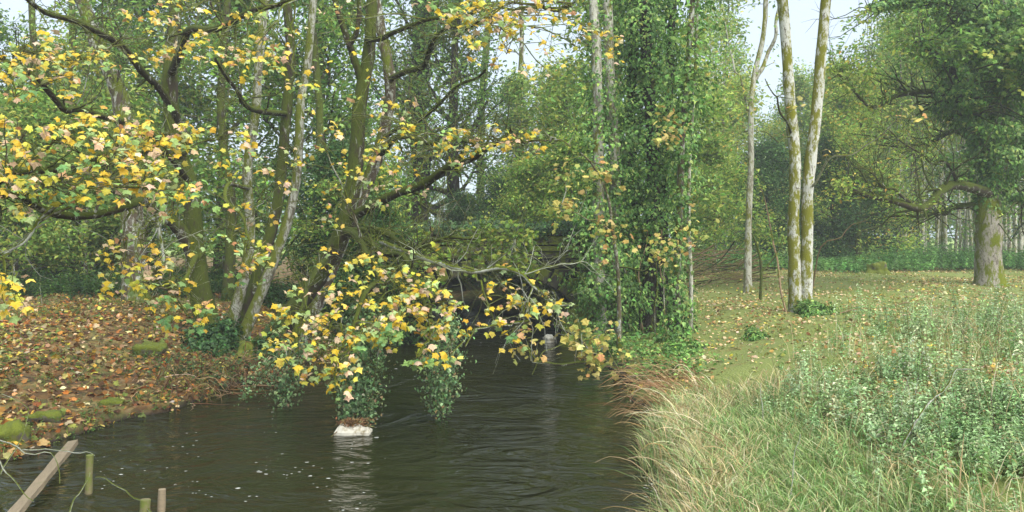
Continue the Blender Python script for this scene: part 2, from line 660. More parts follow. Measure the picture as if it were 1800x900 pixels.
M_stone = stone_mat('old bridge stone', '#2c291f', '#4f4a3a', .55)
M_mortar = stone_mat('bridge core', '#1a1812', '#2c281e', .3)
M_rock = stone_mat('mossy rock', '#4c473a', '#75705f', .78)
M_slab = stone_mat('river stone', '#5a584e', '#8b897c', .3)

AXC, AHW, ACR = -.5, 2.62, 1.75


def arch_z(x):
    u = np.clip(1 - ((x - AXC) / AHW) ** 2, 0, 1)
    return -.3 + (ACR + .3) * np.sqrt(u)


bridge = thing('stone_bridge', 'old dark stone arch bridge over the river behind the yellow leaves', 'bridge', (AXC, YB, 0))
mb = MB()
xx = np.concatenate([[-4.4], np.linspace(AXC - AHW, AXC + AHW, 41), [3.9]])
low = np.concatenate([[-.6], arch_z(np.linspace(AXC - AHW, AXC + AHW, 41)), [-.6]])
low[1] = low[-2] = -.6
for y in (YB + .06, YB + 9.5):  # barrel made extra deep so the arch interior turns dark
    for i in range(len(xx) - 1):
        mb.add([(xx[i], y, low[i]), (xx[i + 1], y, low[i + 1]), (xx[i + 1], y, 2.8), (xx[i], y, 2.8)], [(0, 1, 2, 3)])
for i in range(len(xx) - 1):
    mb.add([(xx[i], YB + .06, low[i]), (xx[i + 1], YB + .06, low[i + 1]), (xx[i + 1], YB + 9.5, low[i + 1]), (xx[i], YB + 9.5, low[i])], [(0, 1, 2, 3)])
mb.add([(-4.4, YB + .06, 2.8), (3.9, YB + .06, 2.8), (3.9, YB + 9.5, 2.8), (-4.4, YB + 9.5, 2.8)], [(0, 1, 2, 3)])
for x in (-4.4, 3.9):
    mb.add([(x, YB + .06, -.6), (x, YB + 9.5, -.6), (x, YB + 9.5, 2.8), (x, YB + .06, 2.8)], [(0, 1, 2, 3)])
mb.build('core', M_mortar, bridge)


def block_mesh(name, w, d, h, mat, jit=.02, bev=.12):
    """rough squared stone: a box whose front ring is chamfered and corners are uneven"""
    q = MB()
    a = min(w, h) * bev
    v = []
    for (yy, ins) in ((d / 2, 0), (-d / 2 + a, 0), (-d / 2, a)):
        for sx_, sz_ in ((-1, -1), (1, -1), (1, 1), (-1, 1)):
            v.append((sx_ * (w / 2 - ins), yy, sz_ * (h / 2 - ins)))
    v = np.array(v) + rs.uniform(-jit, jit, (12, 3))
    f = [(8, 9, 10, 11)]
    for k in (0, 4):
        for i in range(4):
            j = (i + 1) % 4
            f.append((k + i, k + j, k + 4 + j, k + 4 + i))
    f.append((3, 2, 1, 0))
    q.add(v, f)
    return q.mesh(name, mat)


lib = [(w, [block_mesh('stone', w, .3, .21, M_stone) for _ in range(3)]) for w in (.3, .42, .55, .7)]
z = -.05
while z < 2.25:
    x = -4.4 + rs.uniform(0, .3)
    while x < 3.6:
        w, ms = lib[rs.randint(4)]
        xc, zc = x + w / 2, z + .115
        if not (zc - .12 < arch_z(np.array([x, x + w])).max() + .25 and AXC - AHW - .25 < xc < AXC + AHW + .25) and not (-2.4 < xc < -.9 and 0):
            o = bpy.data.objects.new('stone', ms[rs.randint(3)])
            col.objects.link(o)
            o.parent = bridge
            o.location = (xc - AXC, .1 + rs.uniform(-.025, .02), zc)
            o.rotation_euler = (0, rs.uniform(-.02, .02), 0)
        x += w + .025
    z += .235
vous = [block_mesh('arch_stone', .28, .34, .36, M_stone, .015) for _ in range(3)]
for a in np.linspace(4, 176, 25):
    px_ = AXC + AHW * math.cos(R(a)) * 1.06
    pz_ = -.3 + (ACR + .3) * math.sin(R(a)) + .17 * math.sin(R(a))
    o = bpy.data.objects.new('arch_stone', vous[rs.randint(3)])
    col.objects.link(o)
    o.parent = bridge
    o.location = (px_ - AXC, .07 + rs.uniform(-.015, .015), pz_)
    nrm_a = math.atan2(math.sin(R(a)) / (ACR + .3), math.cos(R(a)) / AHW)
    o.rotation_euler = (0, -(nrm_a - math.pi / 2), 0)
cop = [block_mesh('coping_stone', .88, .5, .13, M_stone, .012) for _ in range(3)]
x = -4.6
while x < 3.7:
    o = bpy.data.objects.new('coping_stone', cop[rs.randint(3)])
    col.objects.link(o)
    o.parent = bridge
    o.location = (x - AXC, .12, 2.34 + rs.uniform(-.01, .01))
    x += .905
par = [block_mesh('parapet_stone', w, .34, .24, M_stone) for w in (.5, .5, .62, .62)]
for zz in (2.54, 2.80):
    x = -4.5 + rs.uniform(0, .3)
    while x < 3.7:
        k = rs.randint(4)
        w = (.5, .5, .62, .62)[k]
        o = bpy.data.objects.new('parapet_stone', par[k])
        col.objects.link(o)
        o.parent = bridge
        o.location = (x + w / 2 - AXC, .14 + rs.uniform(-.02, .02), zz)
        x += w + .02

# ------------------------------------------------------------------ generic trees
def grow(seed, H, r0, crown0, spread, nl, leafpal, nleaf, leafsize, bark, lean=(0, 0), clump=.45, tpl=DIA, top=.25, droop=0.0, flat=.7, fork=True):
    """a tree at the origin: (trunk mesh, crown mesh)"""
    global rs
    nleaf = int(nleaf * 1.25)
    leafsize *= 1.35
    old, rs = rs, np.random.RandomState(seed)
    tb, cb = MB(), MB()
    tp = np.array([(lean[0] * t + .25 * math.sin(3 * t + seed) * t, lean[1] * t + .2 * math.sin(4 * t + 2 * seed) * t, H * t) for t in np.linspace(0, 1, 14)])
    tp[0, 2] = -.25
    tr = r0 * (1 - np.linspace(0, 1, 14) * .86) * (1 + .55 * np.exp(-np.linspace(0, 13, 14) / .9))
    tube(tb, tp, tr, 9, None, .04)
    clumps, wts = [], []
    for i in range(nl):
        u = (i + rs.uniform(.1, .9)) / nl
        t = crown0 + (1 - crown0) * u * .97
        k = t * 13
        j = min(int(k), 12)
        p0 = tp[j] + (tp[j + 1] - tp[j]) * (k - j)
        r = (tr[j]) * rs.uniform(.32, .5)
        az = i * 2.4 + rs.uniform(-.5, .5)
        el = R(5 + 55 * u + rs.uniform(-12, 12))
        L = spread * (1 - (1 - top) * u ** 1.5) * rs.uniform(.7, 1.2)
        d = np.array((math.cos(az) * math.cos(el), math.sin(az) * math.cos(el), math.sin(el)))
        pts = [p0]
        n = 7
        for s in range(n):
            d = nrm(d + rs.normal(0, .16, 3) + UP * (.07 - droop))
            pts.append(pts[-1] + d * L / n)
        pts = np.array(pts)
        tube(tb, pts, np.linspace(r, r * .22, n + 1), 6)
        for s in range(5):
            q = rs.uniform(.3, 1) * (n - .01)
            jj = int(q)
            b0 = pts[jj] + (pts[jj + 1] - pts[jj]) * (q - jj)
            dd = nrm((pts[jj + 1] - pts[jj]) / (L / n) + rs.normal(0, .6, 3))
            l2 = L * .42 * rs.uniform(.6, 1.2)
            bp_ = [b0]
            for g in range(4):
                dd = nrm(dd + rs.normal(0, .2, 3) - UP * droop)
                bp_.append(bp_[-1] + dd * l2 / 4)
            bp_ = np.array(bp_)
            tube(tb, bp_, np.linspace(r * .35, r * .08, 5), 4)
            clumps += [bp_[2], bp_[3], bp_[4]]
            wts += [.7, 1, 1.2]
            for g in range(3):
                c0 = bp_[rs.randint(1, 5)]
                d3 = nrm(dd + rs.normal(0, .8, 3))
                l3 = l2 * .5
                tw = np.array([c0, c0 + d3 * l3 * .5 + rs.normal(0, .05, 3), c0 + d3 * l3 - UP * droop * l3])
                tube(tb, tw, [r * .12, r * .08, r * .03], 3)
                clumps += [tw[1], tw[2]]
                wts += [1, 1.2]
    C = np.array(clumps)
    w = np.array(wts) * np.exp(rs.normal(0, .7, len(C)))
    i = rs.choice(len(C), nleaf, p=w / w.sum())
    pos = C[i] + rs.normal(0, clump, (nleaf, 3)) * np.array((1, 1, flat))
    nor = UP * .9 + rnd(nleaf, .55)
    tip = rnd(nleaf) - UP * .4
    cc = pick(leafpal, nleaf, .22) * np.exp(rs.normal(0, .16, len(C)))[i][:, None]
    leaves(cb, tpl, pos, nor, tip, leafsize * rs.uniform(.6, 1.25, nleaf), np.clip(cc, .002, .8))
    tm, cm = tb.mesh('trunk', bark), cb.mesh('crown', M_green)
    rs = old
    return tm, cm


def plant_tree(meshes, name, label, x, y, rz=0, sc=1.0, group=None, cat='tree', sink=0.0):
    t = thing(name, label, cat, (x, y, float(zg(x, y)) - sink), group)
    for nm, me in zip(('trunk', 'crown'), meshes):
        o = bpy.data.objects.new(nm, me)
        col.objects.link(o)
        o.parent = t
    t.rotation_euler = (0, 0, rz)
    t.scale = (sc, sc, sc)
    return t


PROTO = {
    'deep': grow(11, 15, .30, .14, 4.2, 30, PAL_DEEP, 15000, .17, M_moss_bark),
    'mid': grow(12, 13, .24, .12, 3.8, 28, PAL_MID, 14000, .17, M_mid_bark),
    'yg': grow(13, 11, .2, .12, 3.6, 26, PAL_YG, 11000, .17, M_mid_bark),
    'dark': grow(14, 17, .42, .18, 4.5, 26, PAL_DEEP, 6500, .17, M_dark_bark),
    'thin': grow(15, 14, .15, .25, 2.6, 22, PAL_YG, 4500, .15, M_pale_bark),
    'holly': grow(16, 6, .12, .05, 2.1, 26, PAL_HOLLY, 12000, .13, M_dark_bark, clump=.3),
    'low': grow(17, 6.5, .11, .10, 2.7, 22, PAL_MID, 9000, .15, M_mid_bark, clump=.35, droop=.05),
    'pole': grow(18, 15, .10, .55, 1.6, 12, PAL_YG, 1500, .18, M_pale_bark),
    'pole2': grow(19, 16, .085, .6, 1.4, 11, PAL_MID, 1200, .18, M_mid_bark),
    'bough': grow(20, 10, .2, .12, 4.6, 24, PAL_YG, 9000, .14, M_moss_bark, clump=.35, droop=.03),
}


def xat(px, Y):
    return (px - 900) / FPX * Y


# (proto, px, depth, rot, scale, label)
BACK = [
    ('deep', -60, 27, 0.3, .62, 'dense green tree at the left edge of the wood, behind the leaf litter'),
    ('mid', 80, 30, 1.9, .66, 'green tree behind the left bank, second from the left edge'),
    ('yg', 175, 36, 2.5, .95, 'yellowish green tree deep in the left wood behind the mossy bough'),
    ('deep', 250, 31, 4.0, 1.0, 'dense green tree behind the big mossy forked stem on the left bank'),
    ('mid', 390, 29, 5.2, 1.05, 'green tree showing between the pale lichen stems on the left'),
    ('deep', 560, 26.5, 2.2, .9, 'dark green tree seen between the lichen stem and the leaning mossy trunk'),
    ('dark', 735, 35, 0.9, 1.0, 'dark trunked tree rising behind the bridge, left of its arch'),
    ('dark', 800, 34, 3.9, .85, 'second dark trunked tree behind the bridge with sky through its crown'),
    ('mid', 905, 40, 0.4, .7, 'thin green tree straight behind the bridge arch'),
    ('yg', 990, 38, 2.8, .85, 'olive green tree behind the bridge beside the ivy covered trunks'),
    ('mid', 1090, 30, 1.2, 1.05, 'green tree standing behind the twin pale ivy trunks'),
    ('yg', 1265, 44, 3.3, .62, 'small yellow green tree between the ivy column and the forked pale tree'),
    ('yg', 1370, 48, 5.0, .72, 'yellow green tree low behind the two spotted white stems'),
    ('mid', 1480, 46, .7, .8, 'green tree beyond the clearing, right of the spotted white stems'),
    ('bough', 1510, 38, 2.4, .85, 'olive tree with bare spreading branches left of the big ivy trunk'),
    ('yg', 1285, 55, 1.3, 1.05, 'yellow green tree on the skyline left of the forked pale tree'),
    ('mid', 1400, 60, 3.7, 1.0, 'green tree on the skyline between the two spotted white stems'),
    ('yg', 1500, 54, 5.5, 1.1, 'yellow green tree on the skyline right of the two spotted white stems'),
    ('mid', 1590, 68, 2.2, 1.2, 'green tree far behind the olive tree with bare branches'),
    ('yg', 1700, 72, 0.6, 1.35, 'yellow green tree far behind the pale plantation'),
    ('mid', 1450, 70, 4.9, 1.2, 'far green tree filling the gap behind the dark evergreen bushes'),
    ('deep', 1830, 36, 1.4, .8, 'green tree at the right edge behind the big ivy trunk'),
]
for k, (pr, px, Y, rz, sc, lab) in enumerate(BACK):
    plant_tree(PROTO[pr], 'background_tree', lab, xat(px, Y), Y, rz, sc, 'broadleaf trees of the surrounding wood')
LOW = [
    ('low', 30, 24, .2, .85, 'low leafy understorey tree at the far left above the dark bank'),
    ('low', 150, 25, 1.5, .8, 'understorey tree above the dark brambles left of the forked stem'),
    ('low', 255, 27, 2.7, .8, 'leafy understorey tree in the shade left of the forked stem'),
    ('holly', 60, 29, 3.9, .9, 'dark evergreen bush in the deep shade at the left'),
    ('holly', 200, 30, .9, .85, 'dark evergreen bush behind the white twigs in the left shade'),
    ('low', 640, 20.2, 5.0, .62, 'leafy bush tree between the leaning mossy trunk and the bridge'),
    ('holly', 655, 19.6, 1.1, .62, 'dark evergreen bush at the left end of the bridge'),
    ('holly', 600, 21, 4.1, .75, 'dark evergreen bush behind the leaning mossy trunk'),
    ('low', 930, 28, 2.0, .7, 'olive bush tree rising over the bridge parapet'),
    ('low', 1010, 27, 4.1, .8, 'green bush tree behind the right end of the bridge'),
    ('holly', 815, 32.5, 0.5, .62, 'dark evergreen bush added at the far mouth of the bridge arch to close off its light'),  # these bushes past the arch are added to keep its opening dark
    ('holly', 885, 33.5, 2.9, .66, 'dark evergreen bush added to keep the view right through the bridge arch dark'),
    ('holly', 950, 32.5, 4.9, .6, 'dark evergreen bush added just past the right end of the bridge arch to darken it'),
    ('holly', 1345, 38, 2.0, .95, 'dark evergreen bush behind the forked pale tree'),
    ('holly', 1465, 39, 5.0, 1.0, 'dark evergreen bush right of the two spotted white stems'),
    ('low', 1255, 33, 3.3, .8, 'green bush tree behind the heap of brown branches'),
    ('holly', 1535, 41, 3.0, .7, 'small dark evergreen bush behind the mossy stump'),
]
for pr, px, Y, rz, sc, lab in LOW:
    plant_tree(PROTO[pr], 'understorey_tree', lab, xat(px, Y), Y, rz, sc, 'bushes and low trees under the wood', 'bush')

# plantation poles beyond the clearing
q = np.random.RandomState(5)
for k in range(90):
    Y = q.uniform(40, 76)
    px = q.uniform(1555, 1850) if k < 80 else q.uniform(1180, 1300)
    o = plant_tree(PROTO['pole' if k % 2 else 'pole2'], 'plantation_tree', 'slim straight trunk in the pale crowded plantation behind the clearing', xat(px, Y), Y, q.uniform(0, 6), q.uniform(.8, 1.15), 'slim plantation trunks behind the clearing')
    o.rotation_euler = (q.normal(0, .035), q.normal(0, .035), o.rotation_euler[2])

# far wood that reads as one mass
mb = MB()
n = 46000
fx, fy = rs.uniform(-75, 95, n), rs.uniform(88, 100, n)
top = 10.0 - 5 * np.exp(-((fx / fy * FPX + 40) / 70) ** 2) + 1.6 * np.sin(fx * .21) + 1.2 * np.sin(fx * .57 + 1) + .8 * np.sin(fx * 1.3)
fz = rs.uniform(0, 1, n) ** .8 * top + 1.5
leaves(mb, DIA, np.stack([fx, fy, fz], -1), UP * .5 + rnd(n, .7), rnd(n), rs.uniform(.35, .7, n), pick(pal((2, '#5d7a48'), (2, '#6f8a50'), (1, '#8a9a55')), n, .2))
o = mb.build('distant_wood', M_green, origin=(0, 90, 0))
tag(o, 'far green wood closing the view behind all the trees', '', kind='stuff')

# ivy trailing over the bridge parapet
mb = MB()
n = 2600
bx = rs.uniform(-4.4, 3.7, n)
w_ = (.35 + .3 * np.sin(bx * 1.9) + .25 * np.sin(bx * 4.3 + 1)) * (1 - .6 * sst(.5, 1.2, bx))
bz = 2.95 - np.abs(rs.normal(0, 1, n)) * np.clip(w_, .06, 1) * .55 + rs.uniform(0, .16, n)
by = YB - .10 - rs.uniform(0, .10, n) + np.where(bz > 2.95, rs.uniform(0, .5, n), 0)
leaves(mb, IVY, np.stack([bx, by, bz], -1), np.array((0, -1, .5)) + rnd(n, .4), -UP + rnd(n, .5), rs.uniform(.06, .11, n), pick(pal((3, '#36502a'), (2, '#4a6836')), n, .25))
o = mb.build('ivy', M_ivy, None, origin=(AXC, YB, 0))
o.location = (0, 0, 0)
o.parent = bridge

# ------------------------------------------------------------------ sycamores with traced stems, sprays and single leaves
LEAFLIB = None


def syc_leaf_meshes(p, k):
    out = []
    c = pick(p, k, .07)
    for i in range(k):
        q = MB()
        V = MAPLE[0].copy()
        V[:, 2] *= rs.uniform(.4, 2.6)
        V[:, 2] += V[:, 0] * rs.uniform(-.2, .2) + np.abs(V[:, 0]) * rs.uniform(-.5, .6) + (V[:, 1] - .4) ** 2 * rs.uniform(-.6, .1)
        V[:, 0] *= rs.uniform(.85, 1.1)
        cc = np.repeat(c[i:i + 1], len(V), 0)
        rim = rs.uniform(.75, 1.15)
        cc[1:] *= rim
        q.add(V, MAPLE[1], cc)
        out.append(q.mesh('leaf', M_leaf))
    return out


SYC_LIB = syc_leaf_meshes(PAL_SYC, 28)
SYC_LIB_G = syc_leaf_meshes(PAL_SYC_G, 16)


def basis_euler(nv, tv):
    zv = Vector(nv).normalized()
    yv = Vector(tv)
    yv = (yv - zv * yv.dot(zv))
    if yv.length < 1e-4:
        yv = Vector((1, 0, 0)) - zv * zv.x
    yv.normalize()
    xv = yv.cross(zv)
    from mathutils import Matrix
    return Matrix((xv, yv, zv)).transposed().to_euler()


def branchlets(mb, p, r, n, lo, hi, up=.3):
    """crooked side branches with finer twigs along a bough"""
    m_ = len(p)
    for k in range(n):
        j = rs.randint(int(m_ * .2), m_)
        ax = nrm(p[min(j + 1, m_ - 1)] - p[max(j - 1, 0)])
        d = nrm(ax * .5 + rs.normal(0, .7, 3) + UP * up)
        l = rs.uniform(lo, hi)
        q = [p[j]]
        for g in range(5):
            d = nrm(d + rs.normal(0, .28, 3))
            q.append(q[-1] + d * l / 5)
        q = np.array(q)
        r_ = max(r[j] * .4, .005)
        tube(mb, q, np.linspace(r_, .003, 6), 4)
        for g in range(3):
            jj = rs.randint(1, 6)
            dd = nrm(d + rs.normal(0, .7, 3))
            e = q[jj] + dd * l * rs.uniform(.2, .45)
            tube(mb, [q[jj], (q[jj] + e) / 2 + rs.normal(0, .03, 3), e], [r_ * .4, r_ * .3, .002], 3)


def sycamore(name, label, base, stems, boughs, clusters, roots=(), bare=0, maxleaf=290):
    """stems / boughs: (points, r0, r1, material); clusters: (px, py, rx, ry, depth, spread of depth, leaves, green?)"""
    t = thing(name, label, 'tree', base)
    o = np.array(base)
    nodes = []
    for pts, r0, r1, mat in stems:
        mb = MB()
        p, r = limb(mb, pts, r0, r1, 30, 10, .10, .06, flare=.5)
        mb.build('stem', mat, t)
        nodes += list(zip(p[8:], r[8:]))
    for pts, r0, r1, mat in boughs:
        mb = MB()
        p, r = limb(mb, pts, r0, r1, 26, 7, .14, .06)
        # short side shoots
        branchlets(mb, p, r, 9, .35, 1.1)
        mb.build('bough', mat, t)
        nodes += list(zip(p[4:], r[4:]))
        nodes += list(zip(p[4:], r[4:]))
    for pts, r0, r1, mat in roots:
        mb = MB()
        limb(mb, pts, r0, r1, 14, 6, .8, .1)
        mb.build('root', mat, t)
    NP = np.array([a for a, _ in nodes])
    tw = MB()
    L = []   # pos, normal, tip, size, green
    for (px, py, rx, ry, Y, dY, cnt, green) in clusters:
        low_ = py > 480 and px > 470
        cnt = int(cnt * (1.35 if low_ else 1.75))
        rx, ry = rx * 1.15, ry * (1.05 if low_ else 1.2)
        nspray = max(2, int(round(cnt / 5.0)))
        c = P(px, py, Y)
        d = np.linalg.norm(NP - c - np.array((0, 0, .2)), axis=1) + rs.uniform(0, .5, len(NP))
        root_p = NP[np.argmin(d)]
        mid = (root_p * .45 + c * .55) + np.array((0, 0, .12 * np.linalg.norm(c - root_p)))
        main = resample([root_p, mid, c], 9)
        main[1:-1] += rs.normal(0, .03, (7, 3))
        tube(tw, main, np.linspace(.018, .008, 9), 5)
        for s in range(nspray):
            a, q = rs.uniform(0, 6.28), math.sqrt(rs.uniform(0, 1))
            e = P(px + rx * q * math.cos(a), py + ry * q * math.sin(a), Y + rs.uniform(-dY, dY))
            j = rs.randint(4, 9)
            st = main[j]
            md = (st + e) / 2 + np.array((0, 0, .08)) + rs.normal(0, .05, 3)
            sp_ = resample([st, md, e], 6)
            tube(tw, sp_, np.linspace(.008, .003, 6), 3)
            nl = max(3, int(rs.poisson(cnt / nspray)))
            dirn = nrm(e - st)
            for k in range(nl):
                f = rs.uniform(.55, 1.0) ** .6
                jj = min(int(f * 5), 4)
                at = sp_[jj] + (sp_[jj + 1] - sp_[jj]) * (f * 5 - jj)
                out_ = nrm(dirn * .5 + rs.normal(0, .55, 3) * np.array((1, 1, .5)) - UP * .30)
                pet = rs.uniform(.04, .13)
                lp = at + out_ * pet
                tube(tw, [at, (at + lp) / 2 + UP * .012, lp], [.0022, .002, .002], 3)
                tocam = nrm(np.array((0, 0, CAMZ)) - lp)
                nv = nrm(UP * .75 + tocam * .45 + rs.normal(0, .42, 3))
                tv = out_ - UP * rs.uniform(.1, 1.1)
                L.append((lp, nv, tv, rs.uniform(.045, .097), green))
    # bare twiggy shoots along the boughs
    for k in range(bare):
        j = rs.randint(len(NP))
        if nodes[j][1] < .028 or NP[j][1] < 11.5:
            continue
        d = nrm(rs.normal(0, 1, 3) + UP * .2)
        l = rs.uniform(.4, 1.7)
        pts = [NP[j]]
        for g in range(5):
            d = nrm(d + rs.normal(0, .35, 3))
            pts.append(pts[-1] + d * l / 5)
        pts = np.array(pts)
        tube(tw, pts, np.linspace(.010, .003, 6), 3)
        for g in range(4):
            a_ = pts[rs.randint(1, 6)]
            e_ = a_ + nrm(d + rs.normal(0, .8, 3)) * l * rs.uniform(.15, .4)
            tube(tw, [a_, (a_ + e_) / 2 + rs.normal(0, .02, 3), e_], [.005, .004, .002], 3)
    b = tw.build('twigs', M_twig, t, kind='stuff')
    order = sorted(range(len(L)), key=lambda i: -L[i][3] / L[i][0][1])
    rest = MB()
    rp = order[maxleaf:]
    for i in order[:maxleaf]:
        lp, nv, tv, s, g = L[i]
        me = (SYC_LIB_G if g and rs.rand() < .75 else SYC_LIB)
        ob = bpy.data.objects.new('leaf', me[rs.randint(len(me))])
        col.objects.link(ob)
        ob.parent = t
        ob.location = Vector(lp - o)
        ob.rotation_euler = basis_euler(nv, tv)
        ob.scale = (s, s, s)
    if rp:
        for g in (0, 1):
            ii = [i for i in rp if bool(L[i][4]) == bool(g)]
            if ii:
                leaves(rest, MAPLE, np.array([L[i][0] for i in ii]), np.array([L[i][1] for i in ii]), np.array([L[i][2] for i in ii]), np.array([L[i][3] for i in ii]), pick(PAL_SYC_G if g else PAL_SYC, len(ii), .15))
        rest.build('foliage', M_leaf, t, kind='stuff')
    return t


def PL(*pts):
    return np.array([P(*p) for p in pts])


b1 = P(400, 592, 17.3)
sycamore('sycamore_tree', 'many stemmed mossy sycamore on the left bank hung with yellow leaves', b1,
    stems=[
        (PL((372, 600, 17.3), (352, 500, 17.3), (342, 430, 17.3), (340, 340, 17.2), (310, 235, 17.1), (300, 130, 17), (308, 20, 17), (315, -90, 17)), .23, .12, M_moss_bark),
        (PL((345, 450, 17.3), (315, 405, 17.0), (285, 378, 16.6), (250, 350, 16.0), (190, 330, 15)), .16, .05, M_moss_bark),
        (PL((396, 610, 17.3), (425, 490, 17.2), (437, 400, 17.2), (440, 300, 17.2), (452, 200, 17.2), (460, 120, 17.1), (476, -60, 17)), .122, .085, M_grey_bark),
        (PL((406, 615, 17.6), (462, 470, 17.8), (488, 360, 18), (502, 200, 18), (505, 60, 18), (485, -60, 18)), .145, .10, M_moss_bark),
        (PL((415, 620, 17.0), (485, 440, 17.2), (520, 330, 17.4), (532, 200, 17.4), (545, 110, 17.4), (552, -60, 17.4)), .115, .08, M_grey_bark),
    ],
    boughs=[
        (PL((332, 250, 17.1), (272, 140, 15.5), (195, 80, 14), (125, 35, 12.5), (30, -20, 11)), .09, .03, M_moss_bark),
        (PL((340, 330, 17.2), (270, 240, 15), (150, 195, 12.5), (80, 170, 11), (-20, 95, 10)), .075, .028, M_moss_bark),
        (PL((320, 270, 17.2), (240, 260, 14), (150, 290, 11), (40, 300, 9.5), (-60, 320, 9)), .10, .03, M_moss_bark),
        (PL((190, 330, 15), (250, 360, 11), (90, 360, 9.2), (20, 350, 8.6), (-40, 360, 8.5)), .07, .02, M_moss_bark),
        (PL((95, 360, 9.2), (70, 385, 9.0), (45, 420, 8.8), (0, 455, 8.6)), .025, .012, M_white_twig),
        (PL((285, 378, 16.4), (283, 390, 12.5), (288, 420, 12), (292, 480, 11.6)), .045, .012, M_white_twig),
        (PL((285, 378, 16.4), (260, 390, 14), (240, 420, 13), (236, 450, 12.5)), .035, .01, M_white_twig),
        (PL((300, 130, 17), (330, 70, 15), (420, 30, 13), (520, 0, 12)), .09, .03, M_moss_bark),
        (PL((502, 200, 18), (440, 190, 16), (420, 160, 15), (375, 110, 14)), .07, .025, M_moss_bark),
        (PL((437, 330, 17.2), (400, 330, 15), (420, 390, 13), (440, 420, 12)), .05, .015, M_twig),
        (PL((345, 450, 17.2), (320, 500, 14), (300, 500, 12), (250, 500, 11)), .06, .015, M_twig),
    ],
    clusters=[
        (60, 95, 70, 35, 10, .8, 55, 0), (160, 105, 80, 35, 10.5, .8, 55, 0), (70, 150, 70, 25, 10, .6, 35, 0), (290, 60, 80, 45, 11, 1, 40, 0),
        (420, 70, 80, 45, 11.5, 1, 50, 0), (440, 110, 70, 30, 11, .8, 36, 0), (320, 20, 90, 25, 11, 1, 24, 0),
        (40, 235, 60, 40, 9.2, .6, 50, 0), (130, 240, 60, 35, 9.2, .6, 48, 0), (215, 235, 60, 40, 9.5, .6, 62, 0), (300, 230, 60, 40, 9.8, .6, 60, 0), (385, 245, 55, 35, 10, .6, 40, 0),
        (30, 300, 50, 30, 8.8, .5, 38, 0), (110, 320, 70, 38, 8.6, .5, 60, 1), (200, 290, 60, 35, 9, .5, 50, 0), (270, 320, 65, 40, 8.8, .5, 62, 0), (330, 345, 40, 30, 8.7, .4, 30, 1), (180, 335, 50, 22, 8.8, .4, 26, 1),
        (20, 515, 30, 38, 7.8, .3, 26, 0),
        (215, 480, 50, 40, 10.5, .5, 44, 0), (270, 500, 60, 40, 10.4, .5, 48, 0), (330, 555, 50, 35, 10.2, .4, 40, 1), (250, 440, 90, 22, 11, .6, 26, 0),
        (430, 445, 50, 28, 11.5, .5, 26, 0), (440, 490, 45, 20, 11.5, .5, 10, 1), (470, 330, 70, 60, 12.5, .8, 26, 0), (400, 400, 60, 40, 12, .8, 16, 0),
        (35, 345, 45, 30, 8.6, .4, 22, 0), (25, 170, 40, 25, 9.5, .4, 18, 1),
        (520, 130, 50, 35, 12, .6, 22, 0),
    ],
    roots=[
        (PL((392, 600, 17), (370, 640, 15.9), (345, 680, 14.3), (330, 700, 13.3)), .08, .025, M_dead),
        (PL((392, 605, 17), (385, 650, 15.7), (375, 690, 14)), .06, .02, M_dead),
        (PL((405, 605, 17), (415, 640, 16), (420, 662, 15.2)), .07, .02, M_mid_bark),
        (PL((380, 610, 17), (350, 645, 15.6), (325, 670, 14.4)), .05, .015, M_dead),
    ], bare=230)

